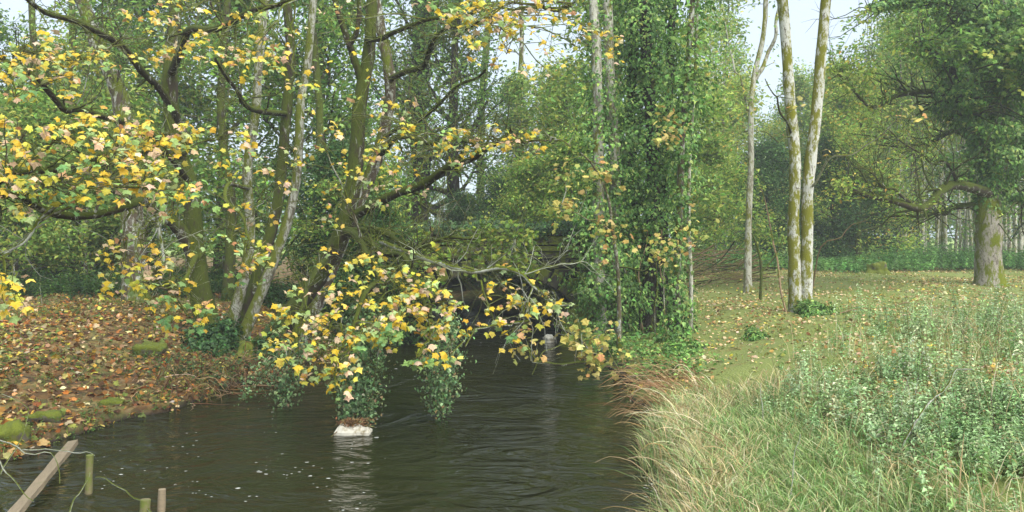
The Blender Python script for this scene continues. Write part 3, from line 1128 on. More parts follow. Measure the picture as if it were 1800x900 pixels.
b2 = P(462, 612, 16.2)
sycamore('leaning_sycamore', 'mossy sycamore leaning over the water, its boughs dense with yellow leaves', b2,
    stems=[
        (PL((455, 622, 16.2), (515, 545, 16.0), (572, 458, 15.8), (606, 400, 15.7), (628, 300, 15.7), (640, 200, 15.7), (650, 100, 15.7), (652, -60, 15.7)), .21, .11, M_moss_bark),
        (PL((640, 150, 15.7), (622, 100, 15.5), (612, 75, 15.4), (590, 10, 15.2), (575, -60, 15)), .08, .05, M_moss_bark),
        (PL((612, 78, 15.4), (628, 55, 15.3), (632, 10, 15.2), (628, -60, 15)), .06, .04, M_moss_bark),
    ],
    boughs=[
        (PL((612, 385, 15.7), (700, 335, 14.6), (790, 300, 13.6), (850, 264, 13), (905, 232, 12.5)), .10, .03, M_moss_bark),
        (PL((606, 402, 15.7), (660, 410, 14), (700, 427, 13), (770, 426, 12.3), (845, 420, 11.8)), .07, .018, M_moss_bark),
        (PL((606, 405, 15.7), (640, 432, 13), (650, 480, 11.2), (640, 540, 10.2), (610, 600, 9.8)), .07, .02, M_moss_bark),
        (PL((606, 402, 15.7), (655, 425, 13.5), (705, 455, 12), (740, 500, 11), (750, 560, 10.3)), .07, .02, M_moss_bark),
        (PL((670, 425, 13), (760, 462, 11), (820, 468, 10.4), (870, 472, 10.2), (908, 484, 10), (936, 506, 9.9), (985, 522, 9.8), (1010, 535, 9.8)), .035, .010, M_white_twig),
        (PL((908, 484, 10), (955, 472, 10.2), (1000, 462, 10.4), (1035, 462, 10.6)), .014, .005, M_white_twig),
        (PL((936, 506, 9.9), (928, 530, 9.8), (930, 565, 9.7)), .012, .005, M_white_twig),
        (PL((575, 455, 15.8), (540, 500, 13), (520, 560, 11), (520, 620, 10.2)), .06, .02, M_moss_bark),
        (PL((645, 70, 15.7), (690, 60, 14.5), (780, 30, 13.5), (860, 10, 13)), .06, .02, M_moss_bark),
    ],
    clusters=[
        (540, 545, 45, 50, 10.6, .5, 46, 0), (580, 580, 55, 50, 10, .5, 60, 0), (640, 520, 55, 40, 10.5, .6, 48, 0), (700, 510, 60, 40, 10.5, .6, 52, 0), (770, 520, 45, 45, 10.4, .5, 46, 0),
        (560, 630, 60, 30, 9.6, .5, 50, 0), (650, 590, 50, 25, 9.8, .5, 38, 1), (590, 680, 28, 14, 9.2, .3, 12, 0), (505, 640, 30, 35, 9.8, .4, 24, 0), (590, 640, 40, 20, 9.5, .4, 12, 0),
        (700, 580, 60, 35, 9.9, .5, 58, 0), (760, 590, 50, 32, 9.8, .5, 46, 0), (735, 628, 30, 12, 9.4, .3, 14, 1), (790, 625, 25, 12, 9.3, .3, 10, 0),
        (860, 545, 40, 35, 10, .4, 26, 0), (920, 560, 45, 40, 9.8, .4, 36, 0), (960, 535, 40, 25, 9.8, .3, 22, 0), (880, 595, 28, 18, 9.6, .3, 12, 1), (850, 480, 40, 30, 10.5, .4, 10, 0),
        (500, 560, 30, 40, 11, .5, 22, 0), (610, 470, 60, 50, 11.5, .8, 24, 0), (720, 450, 60, 30, 12, .6, 14, 0), (600, 340, 70, 50, 13, .8, 28, 0), (480, 600, 25, 25, 10.5, .4, 12, 0),
        (690, 470, 50, 30, 11, .5, 20, 0), (560, 240, 60, 60, 13, .8, 20, 0), (760, 545, 50, 30, 10.2, .4, 24, 0),
    ], bare=260)

b3 = P(515, 600, 18.2)
sycamore('slender_sycamore', 'slender mossy sycamore between the leaning trunk and the bridge with scattered salmon leaves', b3,
    stems=[
        (PL((520, 606, 18.2), (560, 520, 18.2), (610, 400, 18), (660, 290, 17.8), (686, 180, 17.6), (684, 90, 17.5), (672, 30, 17.5), (650, -60, 17.4)), .17, .10, M_mid_bark),
    ],
    boughs=[
        (PL((668, 270, 17.7), (700, 245, 16), (760, 245, 14.5), (830, 255, 13)), .08, .025, M_moss_bark),
        (PL((684, 140, 17.6), (740, 110, 16), (780, 60, 14.5), (850, 30, 13)), .07, .025, M_moss_bark),
        (PL((675, 240, 17.7), (730, 215, 16), (790, 165, 15), (850, 120, 14)), .05, .02, M_moss_bark),
        (PL((830, 255, 13), (900, 250, 12.5), (960, 245, 12), (1000, 255, 12)), .025, .01, M_twig),
        (PL((850, 30, 13), (900, 20, 11), (960, 15, 10.5), (1010, 10, 10)), .025, .01, M_twig),
    ],
    clusters=[
        (700, 225, 55, 45, 12.5, .6, 36, 0), (660, 260, 40, 30, 12.5, .6, 22, 0), (790, 250, 50, 25, 12.3, .5, 24, 0), (840, 245, 55, 25, 12, .5, 34, 0), (900, 255, 50, 22, 12, .5, 26, 0), (970, 245, 35, 18, 12, .5, 10, 0),
        (850, 30, 70, 28, 9.5, .5, 44, 0), (930, 25, 70, 30, 9.8, .5, 44, 0), (820, 50, 30, 15, 9, .3, 12, 0), (760, 20, 60, 20, 10.5, .5, 18, 1), (985, 15, 35, 20, 10, .4, 14, 0),
        (620, 200, 70, 70, 14, .8, 22, 0), (890, 95, 70, 35, 12, .6, 22, 0), (1010, 80, 60, 40, 13, .6, 22, 0), (960, 120, 60, 40, 13, .6, 12, 0), (560, 60, 90, 50, 13, .8, 18, 0), (740, 300, 70, 30, 13, .6, 18, 0),
        (680, 330, 60, 30, 13, .6, 14, 0), (1060, 60, 40, 50, 13.5, .5, 14, 0),
    ], bare=140, maxleaf=250)

# ------------------------------------------------------------------ ivy
def ivy_on(mb, path, rad, n, shell, size, p=PAL_IVY, bias=None, clumpy=1.5):
    path = np.asarray(path)
    m_ = len(path)
    w = np.ones(m_ - 1) if bias is None else np.interp(np.linspace(0, 1, m_ - 1), np.linspace(0, 1, len(bias)), bias)
    w = w * np.exp(rs.normal(0, .25, m_ - 1))
    j = rs.choice(m_ - 1, n, p=w / w.sum())
    f = rs.uniform(0, 1, n)[:, None]
    c = path[j] * (1 - f) + path[j + 1] * f
    r = np.interp(j + f[:, 0], np.arange(m_), np.broadcast_to(rad, (m_,)))
    sh = np.interp(j + f[:, 0], np.linspace(0, m_ - 1, len(shell)), shell)
    a = rs.uniform(0, 2 * np.pi, n)
    lump = 1 + clumpy * (np.sin(a * 2 + c[:, 2] * 2.3) + np.sin(a * 3 - c[:, 2] * 4.1 + 1) + .8 * np.sin(a + c[:, 2] * 7)) * .3
    rr = r + sh * np.clip(lump, .1, 2) * rs.uniform(.35, 1.0, n) ** .5
    d = np.stack([np.cos(a), np.sin(a), np.zeros(n)], -1)
    pos = c + d * rr[:, None] + rs.normal(0, .03, (n, 3))
    leaves(mb, IVY, pos, d + UP * .45 + rnd(n, .4), -UP + rnd(n, .5), size * rs.uniform(.6, 1.3, n), pick(p, n, .22))


def traced_tree(name, label, base, stems, cat='tree', ivy=(), crown=None, crown_mat=None, ivy_name='ivy'):
    t = thing(name, label, cat, base)
    paths = []
    for pts, r0, r1, mat, part in stems:
        mb = MB()
        p, r = limb(mb, pts, r0, r1, 28, 9, (.05 if len(stems) == 5 or part == 'stem' else .10) if part in ('trunk', 'stem') else .3, .06, flare=.45 if part in ('trunk', 'stem') else 0)
        if part == 'bough':
            branchlets(mb, p, r, 20, .8, 2.6)
        mb.build(part, mat, t)
        paths.append((p, r))
    if ivy:
        mb = MB()
        for k, n, shell, size, bias in ivy:
            ivy_on(mb, paths[k][0], paths[k][1], n, shell, size, bias=bias)
        mb.build(ivy_name, M_ivy, t)
    if crown:
        mb, tw = MB(), MB()
        for (px, py, rx, ry, Y, dY, n, size, p, tpl) in crown:
            # sprays linked to the nearest limb
            NP = np.concatenate([q[0] for q in paths])
            ns = max(3, n // 14)
            for s in range(ns):
                a, q = rs.uniform(0, 6.28), math.sqrt(rs.uniform(0, 1))
                e = P(px + rx * q * math.cos(a), py + ry * q * math.sin(a), Y + rs.uniform(-dY, dY))
                d = np.linalg.norm(NP - e, axis=1) + rs.uniform(0, .6, len(NP))
                st = NP[np.argmin(d)]
                sp_ = resample([st, (st + e) / 2 + UP * .12 + rs.normal(0, .08, 3), e], 6)
                tube(tw, sp_, np.linspace(.014, .004, 6), 3)
                m_ = max(2, int(rs.poisson(n / ns)))
                f = rs.uniform(.35, 1, m_) * 4.99
                ji = f.astype(int)
                c = sp_[ji] + (sp_[ji + 1] - sp_[ji]) * (f - ji)[:, None] + rs.normal(0, .13, (m_, 3))
                leaves(mb, tpl, c, UP * .8 + rnd(m_, .5) + np.array((0, -.25, 0)), rnd(m_) - UP * .6, size * rs.uniform(.6, 1.25, m_), pick(p, m_, .18))
        tw.build('twigs', M_twig, t, kind='stuff')
        mb.build('crown', M_green, t)
    return t


def gz_(x, y):
    return float(zg(x, y))


def base_at(px, Y):
    x = xat(px, Y)
    return np.array((x, Y, gz_(x, Y)))


def from_ground(px, Y, *rest):
    """path that starts on the ground under (px, Y) and goes on through traced points"""
    return np.vstack([base_at(px, Y) - UP * .15, PL(*rest)])


traced_tree('ivy_tree', 'twin pale trunks rising out of dense ivy beside the bridge', base_at(1060, 19),
    [(from_ground(1058, 19, (1055, 450, 19), (1050, 250, 19), (1048, 120, 19), (1036, -60, 19)), .15, .10, M_pale_bark, 'stem'),
     (from_ground(1082, 19.3, (1080, 450, 19.3), (1078, 300, 19.3), (1072, 120, 19.3), (1066, -60, 19.3)), .16, .11, M_pale_bark, 'stem')],
    ivy=[(0, 6000, [.45, .55, .5, .4, .12, .06], .085, [1.4, 1.4, 1, .45, .12, .06]), (1, 6000, [.4, .5, .5, .45, .15, .06], .085, [1.4, 1.2, 1, .5, .15, .06])])
traced_tree('ivy_tree', 'broad column of glossy ivy covering a whole tree on the right bank', base_at(1140, 19.6),
    [(from_ground(1135, 19.6, (1142, 450, 19.6), (1150, 300, 19.6), (1140, 120, 19.6), (1130, -80, 19.6)), .2, .13, M_dark_bark, 'stem'),
     (from_ground(1112, 20.2, (1112, 450, 20.2), (1110, 250, 20.2), (1115, 60, 20.2), (1112, -80, 20.2)), .15, .1, M_dark_bark, 'stem'),
     *[(from_ground(vx, 19.2, (vx + dx, 540, 19.1), (vx + dx * .3, 470, 19.1), (vx + 8, 400, 19.2)), .022, .012, vm, 'vine') for vx, dx, vm in ((1096, 8, M_twig), (1108, -6, M_dead), (1120, 9, M_twig), (1133, -9, M_dead), (1150, 5, M_twig), (1158, 12, M_dead), (1176, -6, M_pale_bark))],
     (from_ground(1165, 19.9, (1165, 480, 19.9), (1170, 300, 19.9), (1180, 120, 19.9), (1190, -80, 19.9)), .13, .09, M_dark_bark, 'stem')],
    ivy=[(0, 9500, [.2, .3, .7, .85, .6, .5], .085, [.06, .3, 1.2, 1.3, 1, .8]), (1, 6500, [.25, .4, .6, .6, .6, .6], .085, [.10, .35, 1, 1, 1, 1]), (9, 5200, [.15, .25, .5, .5, .45, .5], .085, [.06, .3, 1.1, 1.1, 1, .8])])
traced_tree('ivy_tree', 'slim trunk with a skirt of ivy right of the broad ivy column', base_at(1190, 17.8),
    [(from_ground(1190, 17.8, (1191, 480, 17.8), (1196, 300, 17.8), (1204, 150, 17.8), (1222, -80, 17.8)), .09, .06, M_mid_bark, 'stem')],
    ivy=[(0, 3000, [.22, .12, .10, .35, .5, .5], .10, [1.6, .5, .4, 1, 1.2, 1])],
    crown=[(1180, 225, 60, 40, 17, .6, 60, .13, PAL_OLIVE, MAPLO), (1140, 440, 60, 30, 16.5, .5, 40, .12, PAL_OLIVE, MAPLO), (1230, 390, 30, 40, 17.4, .5, 26, .12, PAL_OLIVE, MAPLO), (1230, 90, 50, 70, 17.5, .7, 120, .12, PAL_MID, MAPLO)])
traced_tree('sapling', 'bare straight sapling at the right of the ivy trees', base_at(1214, 18.4),
    [(from_ground(1214, 18.4, (1213, 480, 18.4), (1216, 300, 18.4), (1226, 100, 18.4), (1232, -60, 18.4)), .05, .035, M_pale_bark, 'trunk')],
    ivy=[(0, 500, [.12, .02, .02, .15, .2], .09, [1.5, .1, .2, 1, 1])])
traced_tree('sapling', 'thin crooked sapling with olive leaves leaning from the ivy over the water', base_at(1085, 17.2),
    [(from_ground(1088, 17.2, (1085, 480, 16.8), (1075, 380, 16.3), (1060, 310, 16), (1020, 270, 15.6)), .05, .015, M_twig, 'trunk'),
     (PL((1078, 410, 16.4), (1040, 380, 15.6), (990, 375, 15), (960, 350, 14.6)), .02, .006, M_twig, 'branch'),
     (PL((1085, 470, 16.8), (1140, 470, 16.4), (1180, 450, 16), (1240, 420, 15.8)), .02, .006, M_moss_bark, 'branch')],
    crown=[(1070, 315, 55, 30, 15.5, .5, 34, .13, PAL_OLIVE, MAPLO), (1010, 395, 50, 28, 15, .4, 44, .13, PAL_OLIVE, MAPLO), (1090, 400, 40, 30, 16, .4, 26, .12, PAL_OLIVE, MAPLO), (1140, 465, 70, 25, 16, .4, 34, .12, PAL_OLIVE, MAPLO), (1000, 300, 60, 40, 15, .6, 26, .12, PAL_OLIVE, MAPLO)])
# low olive bough over the water
traced_tree('overhanging_bush', 'mossy branch with small olive leaves lying low over the water at the right bank', base_at(1095, 15.6),
    [(np.vstack([base_at(1100, 15.4), PL((1060, 640, 14.6), (1030, 648, 14), (980, 640, 13.4), (940, 625, 13))]), .05, .012, M_moss_bark, 'branch'),
     (np.vstack([base_at(1092, 15.8), PL((1000, 585, 14), (980, 560, 13.6), (1000, 530, 13.4))]), .03, .008, M_moss_bark, 'branch'),
     (np.vstack([base_at(1098, 15.6), PL((1030, 610, 14.5), (985, 570, 14), (930, 545, 13.5))]), .02, .006, M_twig, 'branch'),
     (np.vstack([base_at(1098, 15.6), PL((1050, 600, 14.8), (990, 600, 14.2), (940, 660, 13.2))]), .02, .006, M_twig, 'branch')],
    cat='bush', crown=[(1000, 615, 60, 22, 13.6, .5, 60, .12, PAL_OLIVE, MAPLO), (1070, 615, 50, 25, 14.4, .5, 50, .12, PAL_OLIVE, MAPLO), (940, 610, 40, 18, 13, .4, 30, .11, PAL_OLIVE, MAPLO), (1050, 640, 40, 12, 14, .3, 22, .11, PAL_OLIVE, MAPLO)])

# forked pale tree, spotted twin, big ivy tree
traced_tree('forked_tree', 'slim pale trunk that forks high up beside the branch heap', base_at(1315, 25.5),
    [(from_ground(1315, 25.5, (1314, 430, 25.5), (1316, 300, 25.5), (1320, 200, 25.5), (1332, 120, 25.5), (1346, 50, 25.5), (1352, -80, 25.5)), .115, .07, M_pale_bark, 'trunk'),
     (PL((1328, 140, 25.5), (1350, 90, 25.4), (1366, 40, 25.4), (1390, -60, 25.3)), .07, .04, M_pale_bark, 'branch'),
     (PL((1320, 205, 25.5), (1300, 140, 25.2), (1282, 100, 25), (1275, 40, 25)), .04, .015, M_pale_bark, 'branch')],
    crown=[(1330, 60, 60, 70, 25.5, 1, 150, .15, PAL_MID, DIA), (1300, 180, 60, 60, 25.5, 1.2, 260, .15, PAL_YG, DIA), (1290, 260, 40, 60, 25.5, 1, 200, .15, PAL_YG, DIA)])
traced_tree('twin_stemmed_tree', 'two spotted white and mossy stems rising from one base in the clearing', base_at(1408, 19.2),
    [(from_ground(1400, 19.2, (1397, 440, 19.2), (1395, 330, 19.2), (1393, 240, 19.2), (1385, 130, 19.2), (1368, -60, 19.2)), .148, .12, M_lichen_bark, 'stem'),
     (from_ground(1416, 19.2, (1418, 440, 19.2), (1424, 330, 19.2), (1432, 230, 19.2), (1440, 120, 19.2), (1455, -60, 19.2)), .148, .12, M_lichen_bark, 'stem'),
     (PL((1393, 240, 19.2), (1370, 180, 18.6), (1340, 140, 18.2)), .03, .01, M_moss_bark, 'branch'),
     (PL((1397, 240, 19.2), (1360, 245, 18.6), (1330, 225, 18.2)), .02, .006, M_moss_bark, 'branch'),
     (PL((1426, 330, 19.2), (1470, 280, 18), (1540, 240, 17), (1600, 205, 16.2)), .03, .008, M_pale_bark, 'branch')],
    crown=[(1450, 285, 14, 8, 18.2, .2, 9, .13, PAL_OLIVE, MAPLO), (1415, 175, 16, 10, 18.5, .3, 9, .13, PAL_OLIVE, MAPLO), (1600, 195, 30, 12, 16.2, .3, 12, .13, PAL_OLIVE, MAPLO), (1410, -40, 120, 40, 19, 1, 120, .14, PAL_OLIVE, MAPLO)])

big = [(from_ground(1742, 24.8, (1736, 440, 24.8), (1742, 370, 24.8), (1756, 290, 24.8), (1760, 150, 24.8), (1740, -80, 24.8)), .39, .32, M_oak_bark, 'trunk'),
     (PL((1738, 340, 24.6), (1690, 330, 24.0), (1640, 350, 23.4), (1575, 355, 22.8), (1500, 338, 22.4), (1470, 330, 22)), .17, .04, M_moss_bark, 'bough'),
     (PL((1735, 360, 24.8), (1690, 360, 25), (1660, 378, 25.2), (1620, 375, 25.4), (1560, 382, 26)), .12, .03, M_moss_bark, 'bough'),
     (PL((1752, 260, 24.8), (1712, 215, 24.5), (1680, 165, 24), (1655, 120, 23.6), (1600, 60, 23)), .22, .06, M_dark_bark, 'bough'),
     (PL((1755, 220, 24.8), (1690, 180, 24.8), (1610, 165, 24.6), (1540, 180, 24.4), (1470, 130, 24.2)), .14, .03, M_moss_bark, 'bough'),
     (PL((1752, 280, 24.8), (1700, 240, 25.4), (1640, 240, 26), (1580, 260, 26.5), (1520, 240, 27)), .12, .02, M_moss_bark, 'bough'),
     (PL((1762, 340, 24.8), (1800, 350, 24.6), (1860, 330, 24.4)), .16, .08, M_moss_bark, 'bough'),
     (PL((1755, 120, 24.8), (1700, 40, 24.4), (1600, -10, 24), (1520, 30, 23.6)), .18, .04, M_dark_bark, 'bough'),
     (PL((1757, 180, 24.8), (1800, 120, 23), (1850, 60, 22)), .16, .08, M_dark_bark, 'bough'),
     (PL((1690, 330, 24.0), (1660, 290, 23.6), (1620, 275, 23.2), (1560, 230, 23)), .06, .015, M_moss_bark, 'bough'),
     (PL((1600, 355, 23), (1550, 320, 22.6), (1500, 290, 22.2)), .05, .012, M_moss_bark, 'bough')]
traced_tree('great_tree', 'huge old tree with ivy clad trunk and mossy foot at the right of the clearing', base_at(1742, 24.8), big,
    ivy=[(0, 16000, [0, .0, .0, .12, .7, .85, .9], .115, [0, 0, 0, .12, 1, 1, 1]), (3, 3200, [.2, .35, .4, .25, .1], .12, [1, 1.2, 1, .4, .1]), (7, 3600, [.4, .6, .5, .3, .1], .13, [1, 1.2, .8, .3, .1]), (8, 4000, [.5, .6, .6], .13, None), (6, 800, [.25, .2, .1], .12, None)],
    crown=[(1560, 80, 110, 60, 24, 1.5, 900, .16, PAL_MID, DIA), (1500, 150, 80, 60, 24, 1.5, 600, .15, PAL_YG, DIA), (1640, 60, 80, 60, 23.5, 1.2, 1200, .16, PAL_DEEP, DIA), (1760, 60, 60, 70, 23, 1, 500, .17, PAL_DEEP, MAPLO), (1780, 110, 40, 70, 22, .6, 240, .17, PAL_MID, MAPLO),
           (1560, 250, 100, 60, 24.5, 2, 700, .14, PAL_YG, DIA), (1520, 340, 90, 30, 22.6, 1, 420, .13, PAL_YG, DIA), (1620, 370, 60, 20, 24, 1, 200, .13, PAL_MID, DIA), (1690, 300, 40, 40, 24, .6, 260, .13, PAL_IVY, IVY)])

# slim stems beyond the bridge
traced_tree('slim_tree', 'slim mossy upright stem behind the yellow leaves above the bridge', base_at(848, 44),
    [(from_ground(845, 44, (846, 300, 44), (848, 200, 44), (856, 60, 44), (854, -60, 44)), .24, .16, M_moss_bark, 'trunk')],
    crown=[(860, 30, 80, 60, 44, 1.5, 130, .2, PAL_MID, DIA)])
traced_tree('slim_tree', 'crooked grey stem right of the slim mossy stem above the bridge', base_at(915, 43),
    [(from_ground(915, 43, (915, 300, 43), (912, 175, 43), (916, 80, 43), (910, -60, 43)), .18, .11, M_mid_bark, 'trunk'),
     (PL((914, 170, 43), (935, 150, 42.6), (985, 110, 42)), .07, .01, M_twig, 'branch')],
    crown=[(960, 110, 80, 60, 43, 1.5, 150, .2, PAL_YG, DIA)])
traced_tree('dark_ivy_tree', 'thick black ivied trunk with crooked limbs left of the bridge arch', base_at(700, 37),
    [(from_ground(700, 37, (715, 400, 37), (742, 300, 37), (732, 200, 37), (742, 90, 37), (765, -60, 37)), .52, .3, M_dark_bark, 'trunk'),
     (PL((735, 290, 37), (780, 262, 36.5), (830, 230, 36), (860, 180, 36)), .2, .06, M_dark_bark, 'bough'),
     (PL((733, 220, 37), (700, 170, 36.5), (690, 110, 36)), .16, .05, M_dark_bark, 'bough'),
     (PL((738, 120, 37), (800, 100, 36.5), (835, 60, 36)), .14, .04, M_dark_bark, 'bough')],
    ivy=[(0, 3500, [.3, .35, .3, .3, .2], .17, None)])
traced_tree('green_maple', 'bright green maple spray reaching across the front of the dark bridge', base_at(655, 19.2),
    [(from_ground(655, 19.2, (690, 480, 19.1), (760, 440, 18.9), (850, 415, 18.7), (930, 430, 18.5)), .06, .012, M_moss_bark, 'bough'),
     (PL((720, 458, 19), (800, 470, 18.6), (900, 480, 18.3)), .03, .008, M_twig, 'bough')],
    crown=[(830, 425, 70, 30, 18.7, .5, 200, .11, PAL_MGREEN, MAPLO), (890, 440, 70, 32, 18.5, .5, 220, .11, PAL_MGREEN, MAPLO), (760, 440, 60, 40, 18.9, .5, 110, .11, PAL_MGREEN, MAPLO), (900, 480, 60, 22, 18.3, .4, 140, .12, PAL_MGREEN, MAPLO), (870, 400, 60, 14, 18.7, .4, 80, .12, PAL_MGREEN, MAPLO)])
traced_tree('slim_tree', 'dark leaning trunk behind the mossy bough at the upper left', base_at(235, 20.5),
    [(from_ground(240, 20.5, (232, 350, 20.5), (222, 240, 20.5), (205, 160, 20.5), (160, 70, 20.5), (135, -60, 20.5)), .27, .17, M_mid_bark, 'trunk')],
    crown=[(120, 60, 120, 60, 20, 1.5, 300, .15, PAL_MID, DIA), (230, 30, 120, 60, 20, 1.5, 320, .15, PAL_DEEP, DIA)])
q = np.random.RandomState(9)
for px, Y, lab in [(400, 22, 'straight mossy stem behind the pale lichen stem on the left'), (556, 23, 'thin stem behind the lichen spotted stem left of the leaning trunk'), (130, 26, 'dark stem in the shade of the left wood near the white twigs'),
                   (60, 25, 'dark stem in the shade near the left edge')]:
    traced_tree('slim_tree', lab, base_at(px, Y), [(from_ground(px, Y, (px + 4, 350, Y), (px + q.uniform(-8, 12), 180, Y), (px + q.uniform(-10, 30), -70, Y)), .15, .09, M_moss_bark, 'trunk')],
        crown=[(px, 120, 60, 100, Y, 1.2, 260, .15, PAL_DEEP, DIA)])

# ivy hanging into the water
def curtain(label, top, bot, w0, w1, n, size=.075, strands=9):
    t = thing('ivy_curtain', label, 'ivy', bot)
    st, lv = MB(), MB()
    for k in range(strands):
        a = rs.uniform(-1, 1, 2)
        p0 = top + np.array((a[0] * w0, a[1] * w0 * .5, rs.uniform(-.05, .1)))
        p1 = bot + np.array((a[0] * w1 * .8, a[1] * w1 * .4, rs.uniform(0, .35)))
        pth = resample([p0, (p0 + p1) / 2 + rs.normal(0, .07, 3), p1], 12)
        tube(st, pth, np.linspace(.008, .004, 12), 4)
        m_ = n // strands
        f = rs.uniform(0, 1, m_) ** .85 * 10.99
        j = f.astype(int)
        c = pth[j] + (pth[j + 1] - pth[j]) * (f - j)[:, None]
        th = .05 + .08 * np.sin(f / 11 * np.pi)
        c = c + rs.normal(0, 1, (m_, 3)) * th[:, None]
        c[:, 2] = np.maximum(c[:, 2], .01)
        d = c - pth[j]
        leaves(lv, IVY, c, d * 6 + UP * .4 + np.array((0, -.4, 0)) + rnd(m_, .45), -UP + rnd(m_, .4), size * rs.uniform(.5, 1.25, m_), pick(pal((4, '#5c7a4c'), (3, '#71905c'), (1.4, '#92aa76'), (.5, '#94845a')), m_, .28))
    st.build('stems', M_twig, t, kind='stuff')
    lv.build('leaves', M_ivy, t, kind='stuff')


curtain('ivy curtain hanging into the water just above the white foam block', P(652, 540, 11.2), P(626, 748, 11.2), .20, .24, 3400, .05, 15)
curtain('ivy curtain hanging into open water right of the foam block', P(794, 560, 11.6), P(776, 742, 11.5), .09, .17, 1900, .05)
curtain('small ivy tail trailing into the water near the left bank', P(520, 600, 12.4), P(492, 716, 12.4), .16, .20, 900, .05)
curtain('thin ivy strand dipping into the water beside the left bank roots', P(480, 640, 12.6), P(428, 718, 12.4), .06, .10, 220, .05, 3)

# ------------------------------------------------------------------ foam block, flecks, rocks
def blob(name, mat, c, sx_, sy_, sz_, seed, seg=(28, 16), lump=.16, cut=-.6):
    q = np.random.RandomState(seed)
    mb = MB()
    nu, nv = seg
    ph = q.uniform(0, 6.28, 9)
    vs = []
    for i in range(nv + 1):
        th = np.pi * i / nv
        for j in range(nu):
            a = 2 * np.pi * j / nu
            d = np.array((math.cos(a) * math.sin(th), math.sin(a) * math.sin(th), math.cos(th)))
            r = 1 + lump * (math.sin(3 * d[0] + ph[0]) + math.sin(4 * d[1] + ph[1]) + math.sin(3.5 * d[2] + ph[2]) + .6 * math.sin(7 * d[0] + 5 * d[1] + ph[3]) + .5 * math.sin(9 * d[1] - 6 * d[2] + ph[4]) + .35 * math.sin(17 * d[0] + 11 * d[2] + ph[5]) + .3 * math.sin(15 * d[1] - 19 * d[0] + ph[6]))
            d = np.sign(d) * np.abs(d) ** .8
            vs.append(np.array(c) + d * r * np.array((sx_, sy_, sz_)))
    f = []
    for i in range(nv):
        for j in range(nu):
            f.append((i * nu + j, i * nu + (j + 1) % nu, (i + 1) * nu + (j + 1) % nu, (i + 1) * nu + j))
    mb.add(vs, f, None, True)
    return mb


def rock(label, px, Y, w, d, h, seed, mat=None, z=None, group=None, name='mossy_rock', cat='rock', lump=.2):
    x = xat(px, Y)
    zz = gz_(x, Y) if z is None else z
    mb = blob(name, None, (x, Y, zz + h * .25), w, d, h, seed, lump=lump)
    o = mb.build(name, mat or M_rock, origin=(x, Y, zz))
    tag(o, label, cat, group)
    return o


m, nt, b, out = newmat('white foam block')
tc = node(nt, 'ShaderNodeTexCoord')
nn = noise(nt, tc.outputs['Object'], 30, 4)
cc = mixc(nt, nn.outputs[0], lin('#b3ae9a'), lin('#e6e2d4'))
n5 = noise(nt, tc.outputs['Object'], 9, 5, .7)
r5 = ramp(nt, n5.outputs[0], [(.5, 0), (.68, 1)])
cc = mixc(nt, r5.outputs[0], cc, lin('#8a7c58'))
nt.links.new(cc, b.inputs['Base Color'])
b.inputs['Roughness'].default_value = .9
M_foamblock = m
fb = P(621, 766, 10.75)
foam = thing('foam_block', 'dirty white foam block floating at the foot of the ivy curtain', 'foam block', (fb[0], fb[1], 0))
mb = MB()
nxf, nyf = 14, 6
fxv, fyv = np.meshgrid(np.linspace(-.23, .23, nxf), np.linspace(-.12, .12, nyf))
edge = np.minimum(np.minimum(fxv + .23, .23 - fxv) / .04, np.minimum(fyv + .12, .12 - fyv) / .04).clip(0, 1) ** .5
topz = .035 + .055 * edge + .02 * np.sin(fxv * 31) * edge + .015 * np.sin(fyv * 40 + fxv * 11) * edge
vt = np.stack([fxv + fb[0] + rs.normal(0, .006, fxv.shape), fyv + fb[1] + .012 * np.sin(fxv * 20), topz], -1).reshape(-1, 3)
vb = vt.copy()
vb[:, 2] = -.05
idx = np.arange(nxf * nyf).reshape(nyf, nxf)
fq = np.stack([idx[:-1, :-1], idx[:-1, 1:], idx[1:, 1:], idx[1:, :-1]], -1).reshape(-1, 4)
ring = np.concatenate([idx[0, :], idx[1:, -1], idx[-1, -2::-1], idx[-2:0:-1, 0]])
N0 = nxf * nyf
side = np.stack([ring + N0, np.roll(ring, -1) + N0, np.roll(ring, -1), ring], -1)
mb.add(np.vstack([vt, vb]), np.vstack([fq, side]), None, False)
mb.build('block', M_foamblock, foam)
mb = MB()
nd = 420
dp = np.stack([fb[0] + rs.normal(0, .1, nd), fb[1] + .06 + rs.normal(0, .05, nd), .085 + rs.uniform(0, .09, nd)], -1)
leaves(mb, DIA, dp, UP + rnd(nd, .6), rnd(nd), rs.uniform(.02, .055, nd), pick(PAL_BROWN, nd, .3))
for k in range(40):
    c = dp[rs.randint(nd)]
    d = nrm(rs.normal(0, 1, 3) * np.array((1, 1, .3))) * rs.uniform(.05, .16)
    tube(mb, [c - d, c + d], [.003, .002], 3, pick(PAL_BROWN, 1)[0])
mb.build('debris', M_litter, foam, kind='stuff')
mb = MB()
limb(mb, PL((570, 778, 10.5), (585, 765, 10.6), (602, 752, 10.7)), .008, .006, 8, 5)
o = mb.build('drift_twig', M_dead, origin=P(585, 765, 10.6))
tag(o, 'short drift twig poking out left of the white foam block', 'twig')

